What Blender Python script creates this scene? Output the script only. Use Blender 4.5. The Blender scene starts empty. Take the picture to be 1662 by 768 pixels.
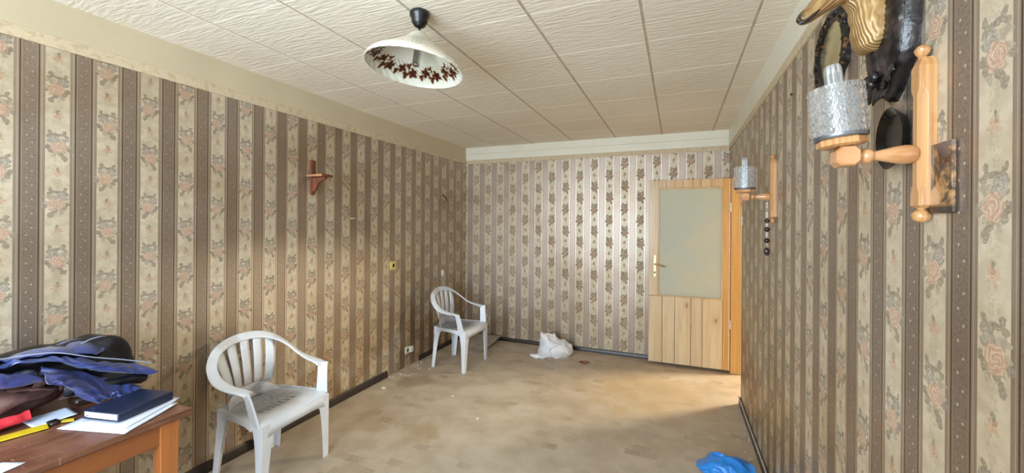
import bpy, bmesh, math, random
from mathutils import Vector, Matrix, noise
random.seed(7)
PI = math.pi
S = bpy.context.scene
C = S.collection
R = math.radians

# ------------------------------------------------------------------ camera, sky, light, exposure
cd = bpy.data.cameras.new('camera'); cam = bpy.data.objects.new('camera', cd); C.objects.link(cam)
cd.sensor_width = 36; cd.lens = 654 / 1662 * 36; cd.shift_y = -22 / 1662; cd.clip_start = .02
cam.location = (0, 0, 1.508)
cam.rotation_euler = (Matrix.Rotation(R(22.25), 3, 'Z') @ Matrix.Rotation(R(90), 3, 'X') @ Matrix.Rotation(R(.4), 3, 'Z')).to_euler()
S.camera = cam
S.view_settings.view_transform = 'Standard'; S.view_settings.look = 'None'
S.view_settings.exposure = 0.14; S.view_settings.gamma = 1.0; S.view_settings.use_curve_mapping = False
w = bpy.data.worlds.new('sky'); S.world = w; w.use_nodes = True
w.node_tree.nodes['Background'].inputs[0].default_value = (.62, .78, 1, 1)
w.node_tree.nodes['Background'].inputs[1].default_value = 1.0

def area(name, loc, rot, sx, sy, power, col):
    l = bpy.data.lights.new(name, 'AREA'); l.shape = 'RECTANGLE'; l.size = sx; l.size_y = sy; l.energy = power; l.color = col
    o = bpy.data.objects.new(name, l); C.objects.link(o); o.location = loc; o.rotation_euler = rot
    return o
# daylight of the window wall behind the camera, and the lamp of the hallway
area('window_daylight', (-1.15, -1.12, 1.55), (R(93), 0, 0), 2.2, 1.5, 165, (.76, .89, 1))
area('hall_lamp', (2.15, 5.22, 2.34), (R(58), 0, R(128)), .45, .22, 120, (1, .86, .62))
S.cycles.max_bounces = 16; S.cycles.diffuse_bounces = 5; S.cycles.transmission_bounces = 16
S.cycles.sample_clamp_indirect = 4
S.cycles.use_denoising = True

# ------------------------------------------------------------------ node helper
class NT:
    def __init__(s, name):
        s.m = bpy.data.materials.new(name); s.m.use_nodes = True; s.t = s.m.node_tree
        s.b = s.t.nodes['Principled BSDF']; s._p = None
    def n(s, typ): return s.t.nodes.new(typ)
    def put(s, sock, v):
        if isinstance(v, bpy.types.NodeSocket): s.t.links.new(v, sock)
        elif isinstance(v, (tuple, list)): sock.default_value = tuple(v) + ((1,) if len(v) == 3 and len(sock.default_value) == 4 else ())
        else: sock.default_value = v
    def f(s, op, a, b=None, c=None, clamp=False):
        n = s.n('ShaderNodeMath'); n.operation = op; n.use_clamp = clamp
        for i, v in enumerate((a, b, c)):
            if v is not None: s.put(n.inputs[i], v)
        return n.outputs[0]
    def add(s, a, b): return s.f('ADD', a, b)
    def sub(s, a, b): return s.f('SUBTRACT', a, b)
    def mul(s, a, b): return s.f('MULTIPLY', a, b)
    def step(s, x, a, b):            # smooth 0..1 as x runs a..b
        n = s.n('ShaderNodeMapRange'); n.interpolation_type = 'SMOOTHSTEP'
        s.put(n.inputs[0], x); n.inputs[1].default_value = a; n.inputs[2].default_value = b
        return n.outputs[0]
    def mix(s, f, a, b, mode='MIX'):
        n = s.n('ShaderNodeMix'); n.data_type = 'RGBA'; n.blend_type = mode
        s.put(n.inputs[0], f); s.put(n.inputs[6], a); s.put(n.inputs[7], b)
        return n.outputs[2]
    def pos(s):
        if s._p is None: s._p = s.n('ShaderNodeNewGeometry').outputs['Position']
        return s._p
    def objc(s): return s.n('ShaderNodeTexCoord').outputs['Object']
    def xyz(s, v=None):
        n = s.n('ShaderNodeSeparateXYZ'); s.put(n.inputs[0], v or s.pos()); return n.outputs
    def vec(s, x, y, z):
        n = s.n('ShaderNodeCombineXYZ')
        for i, v in enumerate((x, y, z)): s.put(n.inputs[i], v)
        return n.outputs[0]
    def scale(s, v, sc, off=(0, 0, 0)):
        n = s.n('ShaderNodeMapping'); s.put(n.inputs[0], v); n.inputs['Scale'].default_value = sc; n.inputs['Location'].default_value = off
        return n.outputs[0]
    def noise(s, v, sc, det=3, rough=.5, dist=0):
        n = s.n('ShaderNodeTexNoise'); s.put(n.inputs['Vector'], v); n.inputs['Scale'].default_value = sc
        n.inputs['Detail'].default_value = det; n.inputs['Roughness'].default_value = rough; n.inputs['Distortion'].default_value = dist
        return n.outputs[0]
    def ramp(s, f, stops):
        n = s.n('ShaderNodeValToRGB'); s.put(n.inputs[0], f); e = n.color_ramp.elements
        while len(e) < len(stops): e.new(.5)
        for i, (p, c) in enumerate(stops): e[i].position = p; e[i].color = tuple(c) + (1,)
        return n.outputs[0]
    def bump(s, h, strength=.3, dist=.01):
        n = s.n('ShaderNodeBump'); s.put(n.inputs['Height'], h); n.inputs['Strength'].default_value = strength; n.inputs['Distance'].default_value = dist
        s.put(s.b.inputs['Normal'], n.outputs[0])
    def set(s, **k):
        for a, v in k.items(): s.put(s.b.inputs[a.replace('_', ' ')], v)
        return s.m

def srgb(*c):
    f = lambda v: v / 12.92 if v <= .04045 else ((v + .055) / 1.055) ** 2.4
    return tuple(f(x / 255) for x in c)

def plain(name, col, rough=.5, var=.12, sc=12, bump=0, **k):
    t = NT(name); v = t.objc()
    n = t.noise(v, sc, 4)
    c = t.mix(t.step(n, .3, .7), tuple(x * (1 - var) for x in col), tuple(min(1, x * (1 + var)) for x in col))
    t.set(Base_Color=c, Roughness=rough, **k)
    if bump: t.bump(t.noise(v, sc * 6, 3), bump, .003)
    return t.m

def wood(name, light, dark, axis=2, sc=1.0, rough=.35, knots=False, coat=.3):
    t = NT(name); v = t.objc()
    rnd = t.n('ShaderNodeObjectInfo').outputs['Random']
    off = t.vec(t.mul(rnd, 13.7), t.mul(rnd, 7.3), t.mul(rnd, 29.1))
    a = t.n('ShaderNodeVectorMath'); a.operation = 'ADD'; t.put(a.inputs[0], v); t.put(a.inputs[1], off); v = a.outputs[0]
    s3 = [22 * sc] * 3; s3[axis] = 1.3 * sc
    base = t.noise(t.scale(v, s3), 1.0, 4, .6, .6)
    fine = [160 * sc] * 3; fine[axis] = 4 * sc
    fn = t.noise(t.scale(v, fine), 1.0, 2)
    w_ = t.n('ShaderNodeTexWave'); w_.wave_type = 'BANDS'; w_.bands_direction = 'X'
    t.put(w_.inputs[0], t.scale(v, s3)); w_.inputs['Scale'].default_value = .9; w_.inputs['Distortion'].default_value = 6; w_.inputs['Detail'].default_value = 2
    g = t.add(t.mul(base, .55), t.add(t.mul(w_.outputs[1], .25), t.mul(fn, .2)))
    col = t.mix(t.step(g, .25, .75), dark, light)
    if knots:
        ks = [8] * 3; ks[axis] = 3.6
        vo = t.n('ShaderNodeTexVoronoi'); t.put(vo.inputs['Vector'], t.scale(v, ks)); vo.inputs['Scale'].default_value = 1.0
        d = t.add(vo.outputs[0], t.mul(t.sub(base, .5), .18))
        rare = t.step(t.noise(t.scale(v, ks), .9, 0), .40, .48)
        col = t.mix(t.mul(t.sub(1, t.step(d, .05, .15)), rare), col, tuple(x * .38 for x in dark))
        col = t.mix(t.mul(t.mul(t.sub(1, t.step(d, .15, .36)), rare), .45), col, dark)
    t.set(Base_Color=col, Roughness=rough, Coat_Weight=coat, Coat_Roughness=.15)
    t.bump(fn, .12, .002)
    return t.m

# ------------------------------------------------------------------ mesh helper
class MB:
    def __init__(s): s.v = []; s.f = []
    def add(s, vs, fs):
        o = len(s.v); s.v += [Vector(p) for p in vs]; s.f += [[i + o for i in q] for q in fs]; return s
    def box(s, a, b, ch=0):
        x0, y0, z0 = a; x1, y1, z1 = b
        if ch:
            bm = bmesh.new(); bmesh.ops.create_cube(bm, size=1)
            for v in bm.verts: v.co = Vector(((x0 + x1) / 2 + v.co.x * (x1 - x0), (y0 + y1) / 2 + v.co.y * (y1 - y0), (z0 + z1) / 2 + v.co.z * (z1 - z0)))
            bmesh.ops.bevel(bm, geom=bm.edges[:], offset=ch, segments=1, affect='EDGES', profile=.5)
            bm.verts.index_update()
            s.add([v.co.copy() for v in bm.verts], [[v.index for v in f.verts] for f in bm.faces]); bm.free(); return s
        return s.add([(x0, y0, z0), (x1, y0, z0), (x1, y1, z0), (x0, y1, z0), (x0, y0, z1), (x1, y0, z1), (x1, y1, z1), (x0, y1, z1)],
                     [(3, 2, 1, 0), (4, 5, 6, 7), (0, 1, 5, 4), (1, 2, 6, 5), (2, 3, 7, 6), (3, 0, 4, 7)])
    def obox(s, o, u, v, wv):
        o, u, v, wv = map(Vector, (o, u, v, wv))
        return s.add([o, o + u, o + u + v, o + v, o + wv, o + u + wv, o + u + v + wv, o + v + wv],
                     [(3, 2, 1, 0), (4, 5, 6, 7), (0, 1, 5, 4), (1, 2, 6, 5), (2, 3, 7, 6), (3, 0, 4, 7)])
    def rings(s, rs, closed=True, cap=True, loop=False):
        n = len(rs[0]); o = len(s.v)
        for r in rs: s.v += [Vector(p) for p in r]
        m = len(rs)
        for i in range(m if loop else m - 1):
            a, b = o + i * n, o + ((i + 1) % m) * n
            for j in range(n if closed else n - 1):
                k = (j + 1) % n
                s.f.append([a + j, a + k, b + k, b + j])
        if cap and closed and not loop:
            s.f.append([o + j for j in reversed(range(n))]); s.f.append([o + (m - 1) * n + j for j in range(n)])
        return s
    def lathe(s, prof, o=(0, 0, 0), axis=2, seg=24, cap=True):
        rs = []
        for r, h in prof:
            ring = []
            for k in range(seg):
                a = 2 * PI * k / seg; p = [r * math.cos(a), r * math.sin(a), h]
                if axis == 0: p = [h, p[0], p[1]]
                if axis == 1: p = [p[1], h, p[0]]
                ring.append(Vector(p) + Vector(o))
            rs.append(ring)
        return s.rings(rs, cap=cap)
    def tube(s, pts, rad, seg=10, cap=True, up=(0, 0, 1), power=2):
        """loft an ellipse (ra along side, rb along up) through pts"""
        pts = [Vector(p) for p in pts]; rs = []
        for i, p in enumerate(pts):
            t = (pts[min(i + 1, len(pts) - 1)] - pts[max(i - 1, 0)]).normalized()
            U = Vector(up[i] if isinstance(up[0], (tuple, list, Vector)) else up)
            sd = t.cross(U)
            if sd.length < 1e-4: sd = t.cross(Vector((1, 0, 0)))
            sd.normalize(); U2 = sd.cross(t).normalized()
            r = rad[i] if isinstance(rad, list) else rad
            ra, rb = r if isinstance(r, (tuple, list)) else (r, r)
            ring = []
            for k in range(seg):
                a = 2 * PI * (k + .5) / seg; ca, sa = math.cos(a), math.sin(a)
                ca = math.copysign(abs(ca) ** (2 / power), ca); sa = math.copysign(abs(sa) ** (2 / power), sa)
                ring.append(p + sd * ra * ca + U2 * rb * sa)
            rs.append(ring)
        return s.rings(rs, cap=cap)
    def grid(s, P, nu, nv):
        o = len(s.v)
        for i in range(nu):
            for j in range(nv): s.v.append(Vector(P(i / (nu - 1), j / (nv - 1))))
        for i in range(nu - 1):
            for j in range(nv - 1): s.f.append([o + i * nv + j, o + (i + 1) * nv + j, o + (i + 1) * nv + j + 1, o + i * nv + j + 1])
        return s
    def blob(s, c, r, nu=24, nv=16):
        rs = []
        for j in range(1, nv):
            t = PI * j / nv
            rs.append([(c[0] + r[0] * math.sin(t) * math.cos(2 * PI * k / nu), c[1] + r[1] * math.sin(t) * math.sin(2 * PI * k / nu), c[2] - r[2] * math.cos(t)) for k in range(nu)])
        return s.rings(rs)
    def warp(s, fn):
        s.v = [Vector(fn(p)) for p in s.v]; return s
    def build(s, name, mat, parent=None, smooth=40, solid=0, bevel=0, sub=0, loc=None, off=-1):
        me = bpy.data.meshes.new(name); me.from_pydata([tuple(p) for p in s.v], [], s.f); me.update()
        bm = bmesh.new(); bm.from_mesh(me); bmesh.ops.recalc_face_normals(bm, faces=bm.faces); bm.to_mesh(me); bm.free()
        if mat: me.materials.append(mat)
        if smooth: me.shade_smooth(); me.set_sharp_from_angle(angle=R(smooth))
        o = bpy.data.objects.new(name, me); C.objects.link(o)
        if parent: o.parent = parent
        if loc: o.location = loc
        if solid: m = o.modifiers.new('solid', 'SOLIDIFY'); m.thickness = solid; m.offset = off
        if bevel: m = o.modifiers.new('bevel', 'BEVEL'); m.width = bevel; m.segments = 2; m.limit_method = 'ANGLE'; m.harden_normals = True
        if sub: m = o.modifiers.new('sub', 'SUBSURF'); m.levels = m.render_levels = sub
        return o

def spline(pts, n):
    """Catmull-Rom through pts (any dimension tuples) -> n samples"""
    out = []
    m = len(pts) - 1
    for i in range(n):
        t = i / (n - 1) * m; k = min(int(t), m - 1); u = t - k
        p0, p1, p2, p3 = pts[max(k - 1, 0)], pts[k], pts[k + 1], pts[min(k + 2, m)]
        out.append(tuple(.5 * (2 * b + (c - a) * u + (2 * a - 5 * b + 4 * c - d) * u * u + (3 * b - a - 3 * c + d) * u ** 3) for a, b, c, d in zip(p0, p1, p2, p3)))
    return out
def nz(p, s, k=0): return noise.noise(Vector(p) * s + Vector((k * 7.1, k * 3.3, k * 5.7)))

def tag(o, label, cat, group=None, kind=None):
    o['label'] = label; o['category'] = cat
    if group: o['group'] = group
    if kind: o['kind'] = kind
    return o
def thing(name, label, cat, loc=(0, 0, 0), rz=0, group=None):
    o = bpy.data.objects.new(name, None); C.objects.link(o); o.location = loc; o.rotation_euler = (0, 0, rz); o.empty_display_size = .05
    return tag(o, label, cat, group)
def struct(mb, name, mat, **k):
    o = mb.build(name, mat, **k); o['kind'] = 'structure'; return o
def dup(root):
    r = root.copy(); C.objects.link(r)
    for ch in root.children:
        c = ch.copy(); C.objects.link(c); c.parent = r
        for g in ch.children:
            d = g.copy(); C.objects.link(d); d.parent = c
    return r

XL, XR, YB, YF, ZC = -2.604, .505, 4.74, -.95, 2.493
ZW = 2.283                                      # top of the wallpaper

# ------------------------------------------------------------------ setting materials
def wallpaper(name, axis, u0, z0, par):
    """satin striped paper with rose bouquets, printed in half-drop; u0 = centre of one dark stripe"""
    P, RP = .1725, .26
    t = NT(name); X = t.xyz(); u = X[axis]; z = X[2]
    pv = t.vec(u, z, 0)
    wv = t.noise(pv, 55, 2); wv2 = t.noise(t.scale(pv, (1, 1, 1), (9, 4, 2)), 55, 2)
    tt = t.f('DIVIDE', t.sub(u, u0), P); k = t.f('FLOOR', tt); s_ = t.f('FRACT', tt)
    d = t.mul(t.sub(s_, .5), P); ad = t.f('ABSOLUTE', d)
    v = t.add(t.f('DIVIDE', t.sub(z, z0), RP), t.mul(t.f('FLOORED_MODULO', t.add(k, par), 2), .5))
    n = t.f('FLOOR', v); q = t.f('FRACT', v)
    flip = t.sub(1, t.mul(t.f('FLOORED_MODULO', t.add(n, k), 2), 2))
    wx = t.add(t.mul(d, flip), t.mul(t.sub(wv, .5), .016))
    e = t.add(t.mul(t.sub(q, .5), RP), t.mul(t.sub(wv2, .5), .016))
    eb = t.add(t.mul(t.sub(t.f('FRACT', t.add(v, .5)), .5), RP), t.mul(t.sub(wv2, .5), .008))
    fine = t.noise(pv, 140, 2); mid = t.noise(pv, 28, 3)
    cream = t.mix(t.step(mid, .35, .65), srgb(194, 181, 157), srgb(210, 197, 173))
    dark = t.mix(t.step(fine, .3, .7), srgb(160, 147, 135), srgb(180, 166, 153))
    midc = srgb(190, 177, 162); line = srgb(100, 86, 76)
    col = t.mix(t.step(ad, .0385, .0405), cream, midc)
    col = t.mix(t.mul(t.step(ad, .0405, .042), t.sub(1, t.step(ad, .0425, .044))), col, srgb(186, 170, 154))
    col = t.mix(t.mul(t.step(ad, .0485, .0495), t.sub(1, t.step(ad, .051, .052))), col, srgb(224, 211, 194))
    col = t.mix(t.step(ad, .0558, .0565), col, line)
    col = t.mix(t.step(ad, .0594, .0602), col, dark)
    col = t.mix(t.mul(t.step(ad, .0625, .063), t.sub(1, t.step(ad, .0645, .065))), col, srgb(196, 178, 160))
    # little buds on the dark stripe
    ds = t.mul(t.sub(t.f('FRACT', t.add(tt, .5)), .5), P)
    rr = t.f('DIVIDE', z, .031); alt = t.sub(t.mul(t.f('FLOORED_MODULO', t.f('FLOOR', rr), 2), .016), .008)
    dz = t.mul(t.sub(t.f('FRACT', rr), .5), .031)
    dd = t.f('SQRT', t.add(t.f('POWER', t.sub(ds, alt), 2), t.f('POWER', dz, 2)))
    dots = t.mul(t.sub(1, t.step(dd, .0014, .0042)), .6)
    col = t.mix(dots, col, srgb(222, 208, 190))
    flower = None
    speckle = t.step(t.noise(pv, 190, 2), .35, .6)
    def unit(cx, cy, rad, lobes, amp, ph, color, ee=e, fac=1.0, stretch=1.0, swirl=None):
        nonlocal col, flower
        x = t.sub(wx, cx); y = t.mul(t.sub(ee, cy), 1 / stretch)
        r = t.f('SQRT', t.add(t.mul(x, x), t.mul(y, y)))
        th = t.f('ARCTAN2', y, x)
        lim = t.add(rad, t.mul(t.f('COSINE', t.add(t.mul(th, lobes), ph)), rad * amp))
        dist = t.sub(lim, r); m = t.step(dist, -.0012, .0016)
        m = t.mul(t.mul(m, fac * .80), t.add(.68, t.mul(speckle, .4)))
        if swirl:
            sw = t.f('SINE', t.add(t.mul(r, 620), t.add(t.mul(th, 2), t.mul(wv, 16))))
            color = t.mix(t.step(sw, -.5, .8), color, swirl)
        edge = t.mul(t.step(dist, .0002, .0022), 1)
        color = t.mix(edge, tuple(c * .8 for c in (color if not swirl else srgb(180, 150, 128))), color)
        col = t.mix(m, col, color)
        flower = m if flower is None else t.f('MAXIMUM', flower, m)
    gd, gl, bl = srgb(124, 113, 98), srgb(156, 145, 127), srgb(164, 157, 147)
    pk, pk2 = srgb(180, 144, 122), srgb(204, 176, 152)
    vine = t.mul(t.mul(t.sub(1, t.step(t.f('ABSOLUTE', wx), .010, .018)), t.step(t.noise(pv, 130, 2), .5, .58)), .45)
    col = t.mix(vine, col, srgb(170, 158, 138))
    unit(.002, -.004, .031, 7, .42, .5, gl)
    unit(-.020, .044, .014, 3, .55, .4, gd)
    unit(.018, .046, .016, 3, .55, 2.4, gd, stretch=.8)
    unit(.026, .022, .013, 4, .45, .9, gl)
    unit(-.013, .020, .020, 5, .16, .8, bl, swirl=srgb(134, 124, 110))
    unit(-.027, -.022, .013, 2, .6, 2.2, gd)
    unit(.030, -.018, .012, 2, .6, .7, gd)
    unit(.015, -.050, .014, 2, .62, 1.9, gd, stretch=1.25)
    unit(-.012, -.040, .011, 2, .6, 3.4, gl)
    unit(.004, -.013, .0275, 6, .10, .3, pk, swirl=pk2)
    unit(.002, .013, .008, 2, .55, 3.0, gd, ee=eb)
    unit(.002, -.001, .0145, 5, .30, .6, srgb(190, 152, 124), ee=eb, fac=.85, swirl=srgb(170, 132, 108))
    # age: brown nicotine tone and stains that belong to the paper
    big = t.noise(t.pos(), 1.3, 4, .6)
    col = t.mix(t.mul(t.step(big, .42, .72), .5), col, srgb(208, 190, 162), 'MULTIPLY')
    if axis == 1:
        low = t.mul(t.sub(1, t.step(z, .25, 1.15)), t.step(t.add(big, t.mul(t.sub(t.noise(t.pos(), 3.1, 3), .5), .5)), .36, .55))
        col = t.mix(t.mul(low, .55), col, srgb(204, 178, 128), 'MULTIPLY')
    speck = t.step(t.noise(pv, 38, 1), .75, .78)
    col = t.mix(t.mul(speck, .35), col, srgb(225, 215, 195))
    stripe = t.step(ad, .0385, .0405)
    rough = t.add(t.mul(flower, .35), t.sub(.47, t.mul(stripe, .02)))
    spec = t.sub(t.add(.75, t.mul(stripe, .25)), t.mul(flower, .5))
    t.set(Base_Color=col, Roughness=rough, Specular_IOR_Level=spec)
    t.set(Metallic=t.mul(t.sub(1, t.f('MAXIMUM', flower, dots)), t.add(.25, t.mul(stripe, .57))))
    hgt = t.add(t.mul(flower, .5), t.add(t.mul(fine, .35), t.mul(t.noise(t.pos(), 9, 2), 1.4)))
    t.bump(hgt, .22, .004)
    return t.m

M = {}
M['paper_left'] = wallpaper('floral_wallpaper_left', 1, .825, .16, 0)
M['paper_right'] = wallpaper('floral_wallpaper_right', 1, .869, -.007, 1)
M['paper_back'] = wallpaper('floral_wallpaper_back', 0, -.811, .12, 0)

def floor_mat():
    t = NT('worn_block_patterned_floor_covering'); p = t.pos()
    rot = t.n('ShaderNodeMapping'); t.put(rot.inputs[0], p); rot.inputs['Scale'].default_value = (1, 1, 1)
    warp = t.noise(p, 6, 2)
    b = t.n('ShaderNodeTexBrick'); t.put(b.inputs['Vector'], rot.outputs[0]); b.inputs['Scale'].default_value = 1
    b.inputs['Brick Width'].default_value = .105; b.inputs['Row Height'].default_value = .07; b.inputs['Mortar Size'].default_value = .0025
    b.inputs['Mortar Smooth'].default_value = 1; b.inputs['Bias'].default_value = -.2
    b.inputs['Color1'].default_value = (0, 0, 0, 1); b.inputs['Color2'].default_value = (1, 1, 1, 1); b.inputs['Mortar'].default_value = (.1, .1, .1, 1)
    big = t.noise(p, 1.1, 4, .6); mid = t.noise(p, 5, 4, .6); fine = t.noise(p, 90, 3, .6)
    base = t.mix(t.step(mid, .3, .7), srgb(178, 162, 141), srgb(197, 182, 162))
    fleck = t.mul(t.step(b.outputs[0], .55, .95), t.step(t.add(mid, t.mul(t.sub(fine, .5), .5)), .34, .54))
    col = t.mix(t.mul(fleck, .75), base, srgb(144, 122, 97))
    col = t.mix(t.mul(t.step(t.noise(t.scale(p, (26, 160, 1)), 1, 2), .58, .72), .28), col, srgb(200, 182, 156))
    worn = t.mul(t.step(big, .48, .68), .55)
    col = t.mix(worn, col, srgb(212, 200, 184))
    X = t.xyz()
    def stain_or_tone(cx, cy, r, c, a):
        nonlocal col
        q = t.f('SQRT', t.add(t.f('POWER', t.sub(X[0], cx), 2), t.f('POWER', t.sub(X[1], cy), 2)))
        q = t.add(q, t.mul(t.sub(mid, .5), r * 1.1))
        col = t.mix(t.mul(t.sub(1, t.step(q, r * .45, r)), a), col, c)
    stain_or_tone(-1.68, 2.42, .17, srgb(160, 134, 84), .3)
    stain_or_tone(-.86, 1.93, .14, srgb(164, 130, 80), .3)
    stain_or_tone(-2.10, 2.45, .26, srgb(150, 120, 90), .3)
    stain_or_tone(-1.13, 3.05, .16, srgb(220, 214, 206), .3)
    stain_or_tone(-2.30, 3.20, .22, srgb(140, 122, 104), .5)
    stain_or_tone(-.25, 3.8, .7, srgb(200, 170, 122), .4)  # broad warm tone on the floor in front of the doorway
    t.set(Base_Color=col, Roughness=t.add(.42, t.mul(mid, .25)), Specular_IOR_Level=.45)
    t.bump(t.add(t.mul(fine, .4), t.mul(b.outputs[1], -.5)), .15, .003)
    return t.m
M['floor'] = floor_mat()

def tile_mat():
    t = NT('embossed_polystyrene_ceiling_tile'); p = t.pos()
    wob = t.noise(p, 7, 2)
    X = t.xyz()
    sv = t.vec(t.mul(X[0], 9), t.add(t.mul(X[1], 62), t.mul(wob, 2.2)), t.mul(X[2], 0))
    st = t.noise(sv, 1, 3, .55)
    col = t.mix(t.step(t.noise(p, 1.2, 3), .3, .7), srgb(231, 221, 203), srgb(237, 229, 213))
    t.set(Base_Color=col, Roughness=.7, Specular_IOR_Level=.25)
    t.bump(t.step(st, .25, .75), .5, .0045)
    return t.m
M['tile'] = tile_mat()
M['joint'] = plain('tile_joint_adhesive', srgb(205, 190, 172), .8)
M['cove'] = plain('cream_emulsion_paint', srgb(198, 184, 155), .6, .04, 3, .05)
M['cornice'] = plain('white_gloss_cornice_paint', srgb(226, 222, 205), .4, .03, 4)
def border_mat():
    t = NT('printed_border_strip'); p = t.pos(); n = t.noise(p, 34, 3); f = t.noise(p, 110, 2)
    col = t.mix(t.step(n, .5, .62), srgb(204, 188, 158), srgb(190, 170, 138))
    col = t.mix(t.mul(t.step(f, .5, .7), .3), col, srgb(186, 154, 120))
    t.set(Base_Color=col, Roughness=.6); return t.m
M['border'] = border_mat()
M['base'] = plain('dark_brown_skirting_gloss', srgb(44, 33, 30), .35, .35, 20)
M['base_r'] = plain('grey_brown_worn_skirting', srgb(74, 64, 62), .45, .3, 20)
M['hall'] = plain('hallway_plaster', srgb(215, 200, 165), .8)
M['white_pvc'] = plain('white_window_frame_paint', srgb(235, 235, 232), .35, .03)
M['pine'] = wood('varnished_knotty_pine', srgb(222, 192, 144), srgb(184, 144, 94), 2, 1, .38, True)
M['pine_gold'] = wood('golden_varnished_pine', srgb(216, 176, 108), srgb(184, 136, 70), 2, 1, .35, True)
M['pine_pale'] = wood('faded_knotty_pine', srgb(224, 206, 172), srgb(192, 164, 126), 2, 1, .45, True, .15)
M['table'] = wood('orange_brown_varnished_table_wood', srgb(166, 104, 58), srgb(134, 76, 38), 1, 1, .3)
M['table_leg'] = wood('orange_brown_varnished_leg_wood', srgb(178, 110, 58), srgb(146, 82, 40), 2, 1, .3)
def table_top_mat():
    t = NT('worn_brown_table_top'); p = t.pos()
    g = t.noise(t.scale(p, (40, 3, 40)), 1, 4); n = t.noise(p, 7, 4, .6)
    col = t.mix(t.step(g, .3, .7), srgb(98, 62, 46), srgb(122, 80, 60))
    col = t.mix(t.mul(t.step(n, .5, .7), .5), col, srgb(142, 100, 80))
    scr = t.noise(t.scale(p, (18, 90, 1)), 1.0, 2, .5, 1.5)
    col = t.mix(t.mul(t.step(scr, .68, .74), .5), col, srgb(196, 160, 138))
    t.set(Base_Color=col, Roughness=t.add(.25, t.mul(n, .25)), Coat_Weight=.2); return t.m
M['table_top'] = table_top_mat()

# ------------------------------------------------------------------ room shell
struct(MB().box((XL - .1, YF - .1, -.1), (3.8, 6.9, 0)), 'floor', M['floor'], smooth=0)
struct(MB().box((XL - .1, YF - .1, 0), (XL, YB + .1, ZC + .1)), 'wall_left', M['paper_left'], smooth=0)
struct(MB().box((XL, YB, 0), (XR + .12, YB + .1, ZC + .1)), 'wall_back', M['paper_back'], smooth=0)
DY0, DY1, DZ = 3.862, 4.635, 2.0
struct(MB().box((XR, YF - .1, 0), (XR + .12, DY0, ZC + .1)).box((XR, DY0, DZ), (XR + .12, DY1, ZC + .1)).box((XR, DY1, 0), (XR + .12, YB, ZC + .1)), 'wall_right', M['paper_right'], smooth=0)
WX0, WX1, WZ0, WZ1 = -2.25, -.05, .80, 2.30
struct(MB().box((XL, YF - .1, 0), (WX0, YF, ZC + .1)).box((WX1, YF - .1, 0), (XR, YF, ZC + .1)).box((WX0, YF - .1, 0), (WX1, YF, WZ0)).box((WX0, YF - .1, WZ1), (WX1, YF, ZC + .1)), 'wall_front', M['paper_back'], smooth=0)
win = MB()
for a, b in (((WX0, WZ0), (WX0 + .07, WZ1)), ((WX1 - .07, WZ0), (WX1, WZ1)), ((WX0, WZ0), (WX1, WZ0 + .07)), ((WX0, WZ1 - .07), (WX1, WZ1)), ((-1.19, WZ0), (-1.11, WZ1))):
    win.box((a[0], YF - .08, a[1]), (b[0], YF - .03, b[1]), .006)
struct(win, 'window_1', M['white_pvc'])
# hallway beyond the door opening
HX = 3.7
struct(MB().box((HX, 2.6, 0), (HX + .1, 6.9, ZC)), 'wall_hall_right', M['hall'], smooth=0)
struct(MB().box((XR + .12, 6.8, 0), (HX, 6.9, ZC)), 'wall_hall_back', M['hall'], smooth=0)
struct(MB().box((XR + .12, 2.6, 0), (HX, 2.7, ZC)), 'wall_hall_front', M['hall'], smooth=0)
struct(MB().box((XR + .12, YB + .1, 0), (XR + .22, 6.8, ZC)), 'wall_hall_left', M['hall'], smooth=0)
# ceiling with its polystyrene tiles
ceil = struct(MB().box((XL - .1, YF - .1, ZC + .006), (3.8, 6.9, ZC + .11)), 'ceiling', M['joint'], smooth=0)
tcache = {}
def ceiling_tile(x0, x1, y0, y1):
    key = (round(x1 - x0, 4), round(y1 - y0, 4))
    if key not in tcache:
        o = MB().box((0, 0, 0), (key[0], key[1], .006), .0025).build('ceiling_tile', M['tile'], ceil, 0); tcache[key] = o
    else:
        o = tcache[key].copy(); C.objects.link(o)
    o.location = (x0, y0, ZC)
gx, gy = .0062, .0007
for i in range(-2, 5):
    for j in range(-6, 7):
        x0, x1 = -1.655 + .5 * i + gx, -1.655 + .5 * (i + 1) - gx
        y0, y1 = 1.787 + .5 * j + gy, 1.787 + .5 * (j + 1) - gy
        x0, x1, y0, y1 = max(x0, XL), min(x1, XR), max(y0, YF), min(y1, YB)
        if x1 - x0 > .02 and y1 - y0 > .02: ceiling_tile(x0, x1, y0, y1)
# painted bands and printed border below the ceiling
struct(MB().box((XL, YF, ZW + .052), (XL + .008, YB, ZC)), 'trim_1', M['cove'], smooth=0)
struct(MB().box((XL, YF, ZW), (XL + .006, YB, ZW + .052)), 'trim_2', M['border'], smooth=0)
struct(MB().box((XR - .012, YF, ZW + .045), (XR, YB, ZC)), 'trim_3', M['cornice'], smooth=0)
struct(MB().box((XR - .008, YF, ZW), (XR, YB, ZW + .045)), 'trim_4', M['border'], smooth=0)
struct(MB().add([(XL, YB, ZW + .048), (XL, YB - .014, ZW + .048), (XL, YB - .018, ZW + .125), (XL, YB - .026, ZW + .130), (XL, YB - .030, ZC), (XL, YB, ZC),
                 (XR, YB, ZW + .048), (XR, YB - .014, ZW + .048), (XR, YB - .018, ZW + .125), (XR, YB - .026, ZW + .130), (XR, YB - .030, ZC), (XR, YB, ZC)],
                [(i, (i + 1) % 6, 6 + (i + 1) % 6, 6 + i) for i in range(6)] + [(0, 1, 2, 3, 4, 5), (11, 10, 9, 8, 7, 6)]), 'trim_5', M['cornice'], smooth=0)
struct(MB().box((XL, YB - .006, ZW), (XR, YB, ZW + .048)), 'trim_6', M['border'], smooth=0)
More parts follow.
